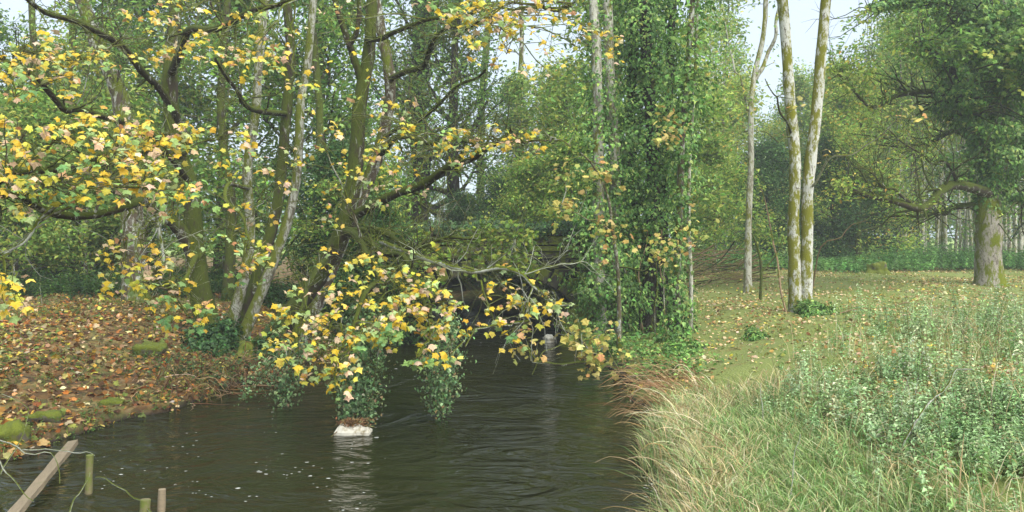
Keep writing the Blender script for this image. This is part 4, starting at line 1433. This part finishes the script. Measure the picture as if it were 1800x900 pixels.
m, nt, b, out = newmat('river froth and glint')
b.inputs['Base Color'].default_value = (.45, .46, .42, 1)
b.inputs['Roughness'].default_value = .6
M_froth_glint = m
mb = MB()
for (px, py, rx, ry, n) in [(715, 660, 40, 18, 26), (668, 745, 14, 30, 16), (640, 800, 40, 26, 12), (485, 825, 35, 20, 20), (560, 835, 60, 30, 20), (400, 870, 60, 25, 16), (340, 780, 50, 30, 14), (470, 755, 120, 60, 16), (610, 880, 60, 18, 8), (300, 850, 60, 30, 16), (780, 690, 60, 40, 8), (220, 830, 60, 40, 26), (880, 605, 60, 6, 20), (990, 610, 40, 8, 10), (1075, 650, 10, 4, 3), (1142, 800, 14, 70, 60), (1150, 860, 18, 40, 50)]:  # patches along the right bank are ripple highlights painted as pale flecks
    for k in range(int(n * .65)):
        a, qd = rs.uniform(0, 6.28), math.sqrt(rs.uniform(0, 1))
        x_, y_ = px + rx * qd * math.cos(a), py + ry * qd * math.sin(a)
        Y = FPX * CAMZ / (y_ - ROW0)
        r_ = rs.uniform(.003, .014) * (1.8 if rs.rand() < .12 else 1)
        th = np.linspace(0, 6.28, 8)[:-1]
        rr_ = r_ * rs.uniform(.5, 1.3, 7)
        X = xat(x_, Y)
        mb.add(np.stack([X + rr_ * np.cos(th) * 1.5, Y + rr_ * np.sin(th), np.full(7, .006)], -1), [tuple(range(7))])
o = mb.build('froth_and_glints', M_froth_glint, origin=(0, 10, 0))
tag(o, 'scattered white froth flecks and painted ripple highlights on the dark water', '', kind='stuff')

rock('flat grey mossy rock in the leaf litter on the left bank', 268, 15.0, .26, .2, .15, 1)
rock('big mossy boulder at the foot of the lichen stems', 440, 15.9, .30, .25, .24, 2)
rock('round mossy stone at the left water edge below the leaf slope', 200, 12.0, .13, .11, .07, 3)
rock('mossy stone left of the plank in the bottom left corner', 80, 10.9, .20, .14, .10, 4)
rock('dark wet stone right above the plank end', 128, 10.5, .12, .1, .07, 5, M_slab)
rock('low mossy stone at the bottom left edge', 12, 9.8, .20, .17, .16, 6)
for k, (px, Y, w, h, z_, lab) in enumerate([(1128, 14.4, .28, .10, .10, 'flat grey stone slab at the right water edge, lowest of the pile'), (1150, 14.7, .25, .11, .22, 'flat grey stone slab at the top of the right bank pile'), (1112, 14.9, .22, .12, .10, 'grey stone at the left end of the right bank pile'), (1172, 14.5, .22, .12, .25, 'grey stone at the right end of the right bank pile'), (1138, 14.0, .18, .09, .03, 'dark wet stone in the water below the right bank pile')]):
    rock(lab, px, Y, w, .2, h, 20 + k, M_slab, z_, name='river_stone', cat='stone')
rock('pale round stone in the water under the bridge', 966, 20.3, .16, .12, .10, 31, M_foamblock, 0.0, name='river_stone', cat='stone')
rock('round mossy stump hump in the clearing before the dark bushes', 1540, 31.5, .38, .32, .34, 32, None, None, name='mossy_stump', cat='stump')
rock('mossy block of the bridge footing at the right of the arch', 1022, 19.6, .45, .4, .7, 33, M_rock, 0.1, name='mossy_rock')

# weir lip under the bridge
mb = MB()
xw = np.linspace(-2.9, 2.0, 60)
for x0, x1 in zip(xw[:-1], xw[1:]):
    pass
tube(mb, np.stack([xw, np.full(60, 20.6) + .05 * np.sin(xw * 5), np.full(60, -.02)], -1), .012 + .008 * np.abs(np.sin(xw * 7)), 6)
o = mb.build('water_riffle', M_froth_glint, origin=(0, 20.6, 0))
tag(o, 'thin white riffle line across the water under the bridge', '', kind='stuff')

# ------------------------------------------------------------------ ground cover
def patch(x, y, s, k, lo, hi):
    q = np.random.RandomState(k)
    v = 0
    for i in range(4):
        a, f, ph = q.uniform(0, 6.28), s * q.uniform(.6, 1.8), q.uniform(0, 6.28)
        v = v + np.sin((x * math.cos(a) + y * math.sin(a)) * f + ph)
    return sst(lo, hi, v)


def scatter(n, x0, x1, y0, y1, m=0.0, dens=None):
    x = rs.uniform(x0, x1, n)
    y = y0 + (y1 - y0) * rs.uniform(0, 1, n) ** 1.4
    keep = ~chan(x, y, m)
    if dens is not None:
        keep &= rs.rand(n) < dens(x, y)
    x, y = x[keep], y[keep]
    return np.stack([x, y, zg(x, y)], -1)


mb = MB()
p = scatter(120000, -24, -2.5, 6, 32, -.1, lambda x, y: .3 + .7 * patch(x, y, 1.4, 62, -1.2, 1.4))
p[:, 2] += rs.uniform(.005, .035, len(p))
leaves(mb, MAPLO, p, UP + rnd(len(p), .45), rnd(len(p)), rs.uniform(.035, .085, len(p)), pick(PAL_LITTER, len(p), .34))
p = scatter(9000, -16, -3.5, 6, 19, -.05)
p[:, 2] += rs.uniform(.015, .05, len(p))
leaves(mb, MAPLE, p, UP + rnd(len(p), .6), rnd(len(p)), rs.uniform(.06, .115, len(p)), pick(PAL_LITTER, len(p), .3))
o = mb.build('fallen_leaves', M_litter, origin=(-8, 14, 0))
tag(o, 'orange brown leaf litter covering the left bank', '', kind='stuff')
mb = MB()
p = scatter(85000, 1.8, 32, 9, 42, -.1, lambda x, y: .25 + .75 * patch(x, y, 1.1, 61, -1.4, 1.4))
p[:, 2] += rs.uniform(.005, .035, len(p))
leaves(mb, MAPLO, p, UP + rnd(len(p), .45), rnd(len(p)), rs.uniform(.03, .085, len(p)), pick(PAL_LITTER_R, len(p), .25))
o = mb.build('fallen_leaves', M_litter, origin=(8, 18, 0))
tag(o, 'tan fallen leaves strewn through the grass of the right clearing', '', kind='stuff')

def blades(mb, p, h, w, lean, color, up=.3):
    """curved grass blades: 7 vertices each"""
    n = len(p)
    a = rs.uniform(0, 6.28, n)
    side = np.stack([np.cos(a), np.sin(a), np.zeros(n)], -1)
    h = np.broadcast_to(h, (n,))[:, None]
    lean = np.asarray(lean)
    vs = []
    for k, t in enumerate((0, .4, .75)):
        c = p + UP * h * t * (1 - up * t) + lean * h * t * t
        ww = (w * (1 - t * .6))
        vs += [c - side * ww / 2, c + side * ww / 2]
    vs.append(p + UP * h * (1 - up) + lean * h)
    V = np.stack(vs, 1)
    b_ = (np.arange(n) * 7)[:, None]
    cr = np.repeat(color, 7, axis=0)
    base = mb.n
    q4 = np.concatenate([b_ + np.array([[0, 1, 3, 2]]), b_ + np.array([[2, 3, 5, 4]])])
    mb.add(V.reshape(-1, 3), q4, cr)
    # tips share the same vertex block
    t3 = (b_ + np.array([[4, 5, 6]])) + base
    mb.loops.append(t3.ravel())
    mb.tot.append(np.full(n, 3, np.int32))
    mb.sm.append(np.zeros(n, bool))


# short grass and moss tufts over both banks
mb = MB()
p = scatter(120000, 1.9, 30, 8, 40, .05, lambda x, y: .06 + .94 * patch(x, y, 1.6, 3, -.2, 1.6))
blades(mb, p, rs.uniform(.04, .13, len(p)), .012, rnd(len(p), .35) * np.array((1, 1, 0)), pick(pal((3, '#7d8c3c'), (2, '#96a04e'), (2, '#66783a')), len(p), .2))
p = scatter(60000, -16, -3, 7, 24, .05, lambda x, y: .08 + .8 * patch(x, y, 1.8, 4, .6, 2.2))
blades(mb, p, rs.uniform(.04, .14, len(p)), .012, rnd(len(p), .35) * np.array((1, 1, 0)), pick(pal((3, '#66792e'), (2, '#7f8f3c'), (2, '#4f642a')), len(p), .2))
o = mb.build('short_grass', M_grass, origin=(4, 15, 0))
tag(o, 'short mossy grass tufts on both banks', '', kind='stuff')

# tall straw and green grass in the right foreground
mb = MB()
def gden(x, y):
    return sst(.9, -.2, x - np.maximum(3.0, 2.8 + (y - 9.5) * .57)) * sst(12.8, 10, y)
p = scatter(52000, 1.0, 6.0, 4.2, 12, .0, gden)
f = patch(p[:, 0], p[:, 1], 2.2, 8, -1.5, 1.5)
c = np.where((rs.rand(len(p)) < .18 + .42 * f)[:, None], pick(PAL_STRAW, len(p), .18), pick(PAL_GRASS, len(p), .2))
h = rs.uniform(.16, .5, len(p)) * (.75 + .4 * f)
lean = np.stack([rs.normal(-.1, .42, len(p)), rs.normal(-.05, .4, len(p)), np.zeros(len(p))], -1)
blades(mb, p, h, .012, lean, c, .4)
o = mb.build('tall_grass', M_grass, origin=(3, 8, 0))
tag(o, 'tall straw and green grass on the right bank in front', '', kind='stuff')

# long bleached stems arching from the right bank over the water
mb = MB()
for k in range(60):
    y = rs.uniform(7.2, 13.0)
    x = np.interp(y, YK, XR) + rs.uniform(.15, 1.1)
    b0 = np.array((x, y, gz_(x, y)))
    L = rs.uniform(.3, .85)
    az = rs.normal(math.pi * .95, .8)
    d = np.array((math.cos(az), math.sin(az) * .6, 0))
    hgt = rs.uniform(.25, .75) * L
    pts = resample([b0, b0 + d * L * .4 + UP * hgt * .8, b0 + d * L * .8 + UP * hgt, b0 + d * L * 1.05 + UP * hgt * .85], 8)
    pts[:, 2] = np.maximum(pts[:, 2], .02)
    tube(mb, pts, np.linspace(.0055, .0018, 8), 3, pick(PAL_STRAW if k % 3 else PAL_BROWN, 1, .2)[0])
o = mb.build('bleached_stems', M_straw, origin=(2, 9, 0))
tag(o, 'bleached straw stems arching over the water from the right bank', '', kind='stuff')
mb = MB()
for k in range(150):
    y = rs.uniform(11.4, 14.0)
    x = np.interp(y, YK, XR) + rs.uniform(.1, 1.2)
    b0 = np.array((x, y, gz_(x, y)))
    L = rs.uniform(.4, .95)
    az = rs.normal(math.pi, .6)
    d = np.array((math.cos(az), math.sin(az), 0))
    pts = resample([b0, b0 + d * L * .5 + UP * L * .3, b0 + d * L + UP * L * rs.uniform(-.1, .35)], 6) + rs.normal(0, .012, (6, 3))
    pts[:, 2] = np.maximum(pts[:, 2], .02)
    tube(mb, pts, np.linspace(.006, .002, 6), 3, pick(PAL_BROWN, 1, .2)[0])
o = mb.build('brown_stems', M_straw, origin=(2, 12, 0))
tag(o, 'matted brown dead stems at the right water edge below the stones', '', kind='stuff')

# leafy herbs on the right
def herbs(mb, p, h, nodes, size, pl_, tpl=DIA, stemc='#5a4a30'):
    n = len(p)
    lean = rnd(n, .14) * np.array((1, 1, 0))
    blades(mb, p, h, .006, lean, np.repeat(lin(stemc)[None], n, 0), .05)
    pc = pick(pl_, n, .16)
    for k in range(nodes):
        t = .2 + .8 * (k + rs.uniform(0, 1, n)) / nodes
        c = p + UP * (h * t * (1 - .05 * t))[:, None] + lean * (h * t * t)[:, None]
        a = rs.uniform(0, 6.28, n)
        for s in (0, np.pi):
            d = np.stack([np.cos(a + s), np.sin(a + s), np.zeros(n)], -1)
            sz = size * rs.uniform(.6, 1.2, n) * (1.15 - .6 * t)
            leaves(mb, tpl, c, UP + d * .25 + rnd(n, .25), d - UP * rs.uniform(.05, .6, n)[:, None], sz, np.clip(pc * np.exp(rs.normal(0, .15, (n, 1))), .003, .8))


mb = MB()
def hden(x, y):
    return sst(-.3, .9, x - np.maximum(2.75, 2.5 + (y - 9.5) * .57)) * sst(18, 14, y) * (.12 + .88 * patch(x, y, 1.6, 21, -.9, 1.2))
p = np.concatenate([scatter(13000, 2.2, 15, 4.0, 19, .3, hden), scatter(5000, 2.4, 7, 4.0, 9, .3, hden)])
h = rs.uniform(.12, .42, len(p))
herbs(mb, p, h, 7, .066, PAL_HERB)
p = scatter(20000, 2.2, 15, 4.0, 19, .3, lambda x, y: hden(x, y) * patch(x, y, 2.6, 33, .6, 2.0) * (.5 + .5 * sst(4, 8, x)))
h = rs.uniform(.45, 1.0, len(p)) * (.7 + .35 * sst(4, 9, p[:, 0]))
herbs(mb, p, h, 11, .088, pal((3, '#9fba80'), (3, '#b2c898'), (2, '#7c9c5c'), (1, '#c6d2a4')))
p = scatter(5500, 2.4, 13, 4.0, 16, .3, lambda x, y: sst(-.3, .9, x - np.maximum(2.75, 2.5 + (y - 9.5) * .57)) * patch(x, y, 1.7, 35, -.4, 1.6))
blades(mb, p, rs.uniform(.35, .9, len(p)), .010, rnd(len(p), .35) * np.array((1, 1, 0)), pick(PAL_STRAW, len(p), .2), .25)
o = mb.build('nettle_patch', M_grass, origin=(6, 9, 0))
tag(o, 'pale green nettles and herbs filling the right foreground', '', kind='stuff')
# dark bare stalks among them, each its own plant
stalkg = 'dark bare stalks among the right nettles'
for k in range(16):
    Y = rs.uniform(6.5, 13)
    px = rs.uniform(1560, 1800)
    x = xat(px, Y)
    b0 = np.array((x, Y, gz_(x, Y)))
    mb = MB()
    L = rs.uniform(.6, 1.2)
    d = nrm(UP + rs.normal(0, .2, 3))
    limb(mb, [b0 - UP * .05, b0 + d * L * .5 + rs.normal(0, .05, 3), b0 + d * L + rs.normal(0, .06, 3)], .0045, .002, 8, 4)
    for s in range(3):
        st = b0 + d * L * rs.uniform(.4, .9)
        tube(mb, [st, st + nrm(d + rs.normal(0, .4, 3)) * .2], [.003, .001], 3)
    o = mb.build('dead_stalk', M_twig, origin=b0)
    tag(o, 'thin brown bare stalk standing among the nettles at the right', 'stalk', stalkg)

# undergrowth at the wood edges
mb = MB()
p = scatter(9000, 9, 34, 30, 44, 0, lambda x, y: sst(33.5, 36.5, y - .6 * np.sin(x * .7)) * sst(45, 41, y))
h = rs.uniform(.4, 1.0, len(p)) * (.55 + 1.1 * patch(p[:, 0], p[:, 1] * .4, .9, 51, -1.5, 1.8))
herbs(mb, p, h, 7, .2, pal((3, '#6f9c54'), (2, '#8cb468'), (2, '#568042')))
o = mb.build('bramble_undergrowth', M_green, origin=(20, 38, 0))
tag(o, 'bright green bramble undergrowth along the far edge of the clearing', '', kind='stuff')
mb = MB()
p = scatter(9000, -26, -5.5, 20, 31, 0, lambda x, y: sst(20.5, 23, y + .5 * np.sin(x)))
h = rs.uniform(.25, .85, len(p))
herbs(mb, p, h, 6, .15, pal((3, '#2f4d22'), (2, '#44652e'), (1, '#5d7d3a')))
o = mb.build('bramble_undergrowth', M_green, origin=(-15, 25, 0))
tag(o, 'dark bramble undergrowth in the shade behind the left leaf litter', '', kind='stuff')
mb = MB()
p = scatter(7000, 2.0, 6.5, 13.2, 20.5, -.05, lambda x, y: sst(1.8, .4, x - np.interp(y, YK, XR)) * 1.0)
leaves(mb, IVY, p + UP * rs.uniform(.02, .22, len(p))[:, None], UP + rnd(len(p), .5), rnd(len(p)), rs.uniform(.05, .11, len(p)), pick(PAL_IVY, len(p), .25))
p = scatter(7000, -9, -3, 13.5, 20, -.15, lambda x, y: sst(2.0, .6, np.interp(y, YK, XL) - x))
leaves(mb, IVY, p + UP * rs.uniform(.02, .35, len(p))[:, None], UP + rnd(len(p), .5), rnd(len(p)), rs.uniform(.04, .085, len(p)), pick(pal((3, '#3a5528'), (2, '#4f6a34'), (1, '#7a6a40')), len(p), .25))
o = mb.build('ground_ivy', M_ivy, origin=(0, 17, 0))
tag(o, 'ivy creeping down the river banks on either side', '', kind='stuff')


def leafball(name, label, px, Y, w, h, n, size, p, tpl=IVY, mat=None, cat='bush'):
    x = xat(px, Y)
    z0 = gz_(x, Y)
    t = thing(name, label, cat, (x, Y, z0))
    mb, st = MB(), MB()
    d = nrm(rnd(n))
    d[:, 2] = np.abs(d[:, 2])
    lump = 1 + .25 * np.sin(d[:, 0] * 5 + px) + .2 * np.sin(d[:, 1] * 7 + d[:, 2] * 5)
    r = rs.uniform(.5, 1, n) ** .6 * lump
    c = np.array((x, Y, z0)) + d * r[:, None] * np.array((w, w, h))
    leaves(mb, tpl, c, d + UP * .4 + rnd(n, .4), d - UP * .3 + rnd(n, .5), size * rs.uniform(.6, 1.2, n), pick(p, n, .22))
    for k in range(14):
        j = rs.randint(n)
        tube(st, [np.array((x, Y, z0)), np.array((x, Y, z0)) * .4 + c[j] * .6 + rs.normal(0, .04, 3), c[j]], [.012, .008, .003], 4)
    st.build('stems', M_twig, t, kind='stuff')
    mb.build('leaves', mat or M_ivy, t, kind='stuff')


leafball('ivy_clump', 'dense ivy clump hugging the foot of the two spotted white stems', 1430, 18.6, .46, .34, 1500, .07, PAL_IVY)
leafball('ivy_clump', 'small green clump in the clearing left of the spotted stems', 1328, 16.2, .25, .22, 420, .075, PAL_IVY)
leafball('ivy_clump', 'dark tuft on the right bank above the stones', 1205, 16.2, .4, .22, 700, .08, PAL_IVY)
leafball('ivy_clump', 'ivy clump on the left bank between boulder and leaning trunk', 478, 16.0, .5, .7, 1700, .085, pal((3, '#35552a'), (2, '#456a35')))
leafball('ivy_clump', 'ivy clump at the foot of the forked stem on the left bank', 376, 16.4, .55, .7, 1700, .085, pal((3, '#35552a'), (2, '#456a35')))

mb = MB()
p = scatter(7500, -15, -3, 7.5, 21, .02, lambda x, y: patch(x, y, 1.5, 44, .2, 1.8) + 1.0 * sst(1.3, .0, np.interp(y, YK, XL) - x))
herbs(mb, p, rs.uniform(.06, .22, len(p)), 4, .055, pal((3, '#4c6830'), (3, '#62803c'), (1, '#86984c')))
o = mb.build('bank_weeds', M_grass, origin=(-7, 13, 0))
tag(o, 'low green weeds growing through the leaf litter on the left bank', '', kind='stuff')

# ------------------------------------------------------------------ branch heap, sticks, stakes
heap = thing('branch_heap', 'long heap of cut brown branches behind the ivy trees and the forked pale trunk', 'branch heap', base_at(1255, 27.5))
for k in range(110):
    a = P(rs.uniform(1195, 1300), 0, 27)
    Y = rs.uniform(26, 29)
    x = xat(rs.uniform(1190, 1325), Y)
    z0 = gz_(x, Y)
    top_ = 1.25 * math.exp(-((x - xat(1250, Y)) / 1.7) ** 2)
    c = np.array((x, Y, z0 + rs.uniform(.05, max(.15, top_))))
    d = nrm(np.array((rs.normal(-1, .4), rs.normal(0, .35), rs.normal(-.18, .22))))
    L = rs.uniform(.8, 1.9)
    mb = MB()
    pts = resample([c - d * L / 2, c + rs.normal(0, .05, 3), c + d * L / 2 + UP * rs.uniform(-.05, .2)], 7)
    pts[:, 2] = np.maximum(pts[:, 2], zg(pts[:, 0], pts[:, 1]) + .02)
    tube(mb, pts, np.linspace(rs.uniform(.012, .03), .005, 7), 5)
    mb.build('branch', M_dead if k % 3 else M_dark_bark, heap)


def stick(name, label, pts, r0, r1, mat, cat='stick', n=12, sides=6, wob=.22):
    mb = MB()
    limb(mb, pts, r0, r1, n, sides, wob)
    o = mb.build(name, mat, origin=pts[0])
    tag(o, label, cat)
    return o


stick('leaning_stick', 'long bare stick leaning from the ivy clump towards the forked pale trunk', from_ground(1386, 18.6, (1368, 470, 19.2), (1355, 410, 19.6), (1336, 338, 20)), .03, .014, M_dead)
stick('leaning_stick', 'thin pale stick rising to the right from the spotted stems', from_ground(1425, 24, (1445, 440, 23), (1480, 410, 22.5), (1525, 385, 22)), .025, .008, M_dead)
stick('lying_stick', 'thin pole lying on the grass right of the spotted stems', np.array([base_at(1475, 19) + UP * .05, base_at(1540, 19.3) + UP * .05, base_at(1640, 19.2) + UP * .06]), .025, .012, M_dead)
stick('upright_stick', 'short pale stick standing in the grass of the clearing', from_ground(1635, 17, (1637, 535, 17), (1645, 512, 17)), .014, .008, M_straw if False else M_pale_bark)
stick('bent_stalk', 'tall bleached stalk bent over at the top among the nettles', from_ground(1560, 7.4, (1600, 750, 7.4), (1650, 690, 7.5), (1682, 656, 7.5), (1712, 652, 7.5)), .012, .008, M_white_twig)
stick('straw_stalk', 'straight straw stalk standing in the nettles left of the bent stalk', from_ground(1570, 8.2, (1580, 725, 8.2), (1597, 658, 8.2)), .006, .003, M_white_twig)
stick('straw_stalk', 'straw stalk at the front of the tall grass, left of the nettles', from_ground(1390, 6.6, (1395, 830, 6.6), (1402, 760, 6.6)), .005, .003, M_white_twig)
stick('straw_stalk', 'straw stalk rising where grass meets the leafy clearing', from_ground(1345, 9.5, (1342, 720, 9.5), (1336, 675, 9.5)), .006, .003, M_white_twig)
ms = thing('mossy_sapling', 'small forked mossy sapling between the forked pale trunk and the spotted stems', 'sapling', base_at(1336, 23))
mb = MB()
limb(mb, from_ground(1336, 23, (1338, 470, 23), (1330, 430, 23), (1322, 410, 23)), .05, .02, 10, 6)
mb.build('stem', M_moss_bark, ms)
mb = MB()
limb(mb, PL((1338, 478, 23), (1355, 460, 23), (1368, 440, 23), (1376, 415, 23)), .03, .012, 10, 6)
mb.build('branch', M_moss_bark, ms)

# old stakes and plank in the bottom left corner
def woodmat(name, a, bc, moss):
    m, nt, b, out = newmat(name)
    tc = node(nt, 'ShaderNodeTexCoord')
    mp = node(nt, 'ShaderNodeMapping')
    mp.inputs['Scale'].default_value = (6, 40, 40)
    nt.links.new(tc.outputs['Object'], mp.inputs[0])
    n1 = noise(nt, mp.outputs[0], 1.4, 5, .7, .6)
    c = mixc(nt, n1.outputs[0], lin(a), lin(bc))
    n2 = noise(nt, tc.outputs['Object'], 5, 5, .7)
    r2 = ramp(nt, n2.outputs[0], [(.68 - moss * .4, 0), (.8 - moss * .4, 1)])
    c = mixc(nt, r2.outputs[0], c, lin('#5a6420'))
    nt.links.new(c, b.inputs['Base Color'])
    b.inputs['Roughness'].default_value = .85
    bp = node(nt, 'ShaderNodeBump')
    bp.inputs['Strength'].default_value = .6
    bp.inputs['Distance'].default_value = .01
    nt.links.new(n1.outputs[0], bp.inputs['Height'])
    nt.links.new(bp.outputs[0], b.inputs['Normal'])
    return m


M_wood = woodmat('weathered plank', '#5a4e3a', '#9a8b70', .2)
M_woodm = woodmat('mossy stake', '#4f4630', '#85795a', .6)


def plank(name, label, a, bpt, w, th, mat, cat, nseg=10):
    a, bpt = np.asarray(a), np.asarray(bpt)
    d = bpt - a
    L = np.linalg.norm(d)
    mb = MB()
    t = np.linspace(0, L, nseg)
    prof = np.array([(-w / 2, -th / 2), (-w / 2 + .006, th / 2), (w / 2 - .006, th / 2), (w / 2, -th / 2)])
    v = []
    for k, s in enumerate(t):
        j = rs.normal(0, .003, (4, 2))
        for (yy, zz), jj in zip(prof, j):
            v.append((s + (rs.uniform(-.015, .015) if k in (0, nseg - 1) else 0), yy + jj[0], zz + jj[1]))
    f = []
    for k in range(nseg - 1):
        for i in range(4):
            i2 = (i + 1) % 4
            f.append((k * 4 + i, k * 4 + i2, k * 4 + 4 + i2, k * 4 + 4 + i))
    e = (nseg - 1) * 4
    f += [(3, 2, 1, 0), (e, e + 1, e + 2, e + 3)]
    mb.add(v, f)
    o = mb.build(name, mat)
    dn = Vector(d / L)
    o.rotation_mode = 'QUATERNION'
    xv = dn
    view = (Vector((0, 0, CAMZ)) - Vector((a + bpt) / 2)).normalized()
    zv = (Vector((0, -.35, 1)) - xv * Vector((0, -.35, 1)).dot(xv))
    if zv.length < .2:
        zv = Vector((0, -1, 0)) - xv * Vector((0, -1, 0)).dot(xv)
    zv.normalize()
    yv = zv.cross(xv)
    from mathutils import Matrix
    o.rotation_quaternion = Matrix((xv, yv, zv)).transposed().to_quaternion()
    o.location = Vector(a)
    tag(o, label, cat)
    return o


plank('wooden_plank', 'weathered grey plank slanting from the bank stones down into the corner', P(128, 778, 9.6), P(15, 915, 7.0), .12, .045, M_wood, 'plank')


def stake(label, px, top, bottom, Y, r, mat):
    c = P(px, top, Y)
    bt = P(px - 4, bottom, Y)
    bt[2] = min(bt[2], -.3)
    mb = MB()
    tube(mb, resample([bt, (c + bt) / 2 + rs.normal(0, .008, 3), c], 8), np.linspace(r * 1.1, r, 8), 9, None, .06, True)
    o = mb.build('wooden_stake', mat, origin=bt)
    tag(o, label, 'stake')


stake('thin mossy stake standing in the water right of the slanting plank', 158, 800, 905, 8.2, .035, M_woodm)
stake('short mossy stake stub at the bottom edge', 256, 878, 930, 7.4, .045, M_woodm)
stake('grey square topped stake at the right end of the row', 285, 860, 930, 7.5, .036, M_wood)
for k, pts in enumerate([[(0, 835, 7.6), (25, 790, 8.2), (45, 720, 8.8), (10, 690, 9)], [(-10, 770, 8), (40, 790, 8.2), (90, 800, 8.4), (100, 845, 7.8)], [(-10, 800, 7.4), (20, 840, 7.4), (60, 880, 7.2)], [(270, 905, 7.3), (225, 865, 7.6), (170, 835, 7.9)], [(120, 910, 7.2), (135, 870, 7.5), (160, 830, 7.8)], [(40, 790, 8.2), (110, 792, 8.6), (170, 800, 8.8)]]):
    lab = ['pale briar stem arching at the left edge above the plank', 'pale briar stem crossing behind the plank', 'thin briar stem drooping in the bottom left corner', 'thin bare twig between the stake stub and the mossy stake', 'thin bare twig left of the mossy stake', 'pale twig lying across the plank towards the mossy stake'][k]
    stick('briar_stem', lab, PL(*pts), .008, .004, M_white_twig, 'twig')
leafball('ivy_clump', 'green bramble leaves at the left edge beside the plank', 8, 8.6, .35, .3, 260, .1, PAL_IVY, MAPLO, M_green)

# brown rootlets and twigs hanging over the left bank edge
mb = MB()
for k in range(210):
    y = rs.uniform(12.6, 17.2)
    x = np.interp(y, YK, XL) - rs.uniform(-.1, 1.0)
    b0 = np.array((x, y, gz_(x, y) + rs.uniform(0, .15)))
    d = nrm(np.array((rs.normal(.6, .5), rs.normal(-.4, .5), rs.normal(.25, .35))))
    L = rs.uniform(.25, .9)
    pts = resample([b0, b0 + d * L * .5 + UP * .08, b0 + d * L - UP * L * .35], 6) + rs.normal(0, .02, (6, 3))
    pts[:, 2] = np.maximum(pts[:, 2], .01)
    tube(mb, pts, np.linspace(.009, .002, 6), 4, pick(PAL_BROWN, 1, .3)[0] * .7)
o = mb.build('bank_twigs', M_straw, origin=(-5, 15, 0))
tag(o, 'tangle of brown rootlets and twigs over the left bank edge', '', kind='stuff')

for o in ROOTS:
    if '_o' in o:
        del o['_o']
for o in bpy.data.objects:
    if '_o' in o:
        del o['_o']
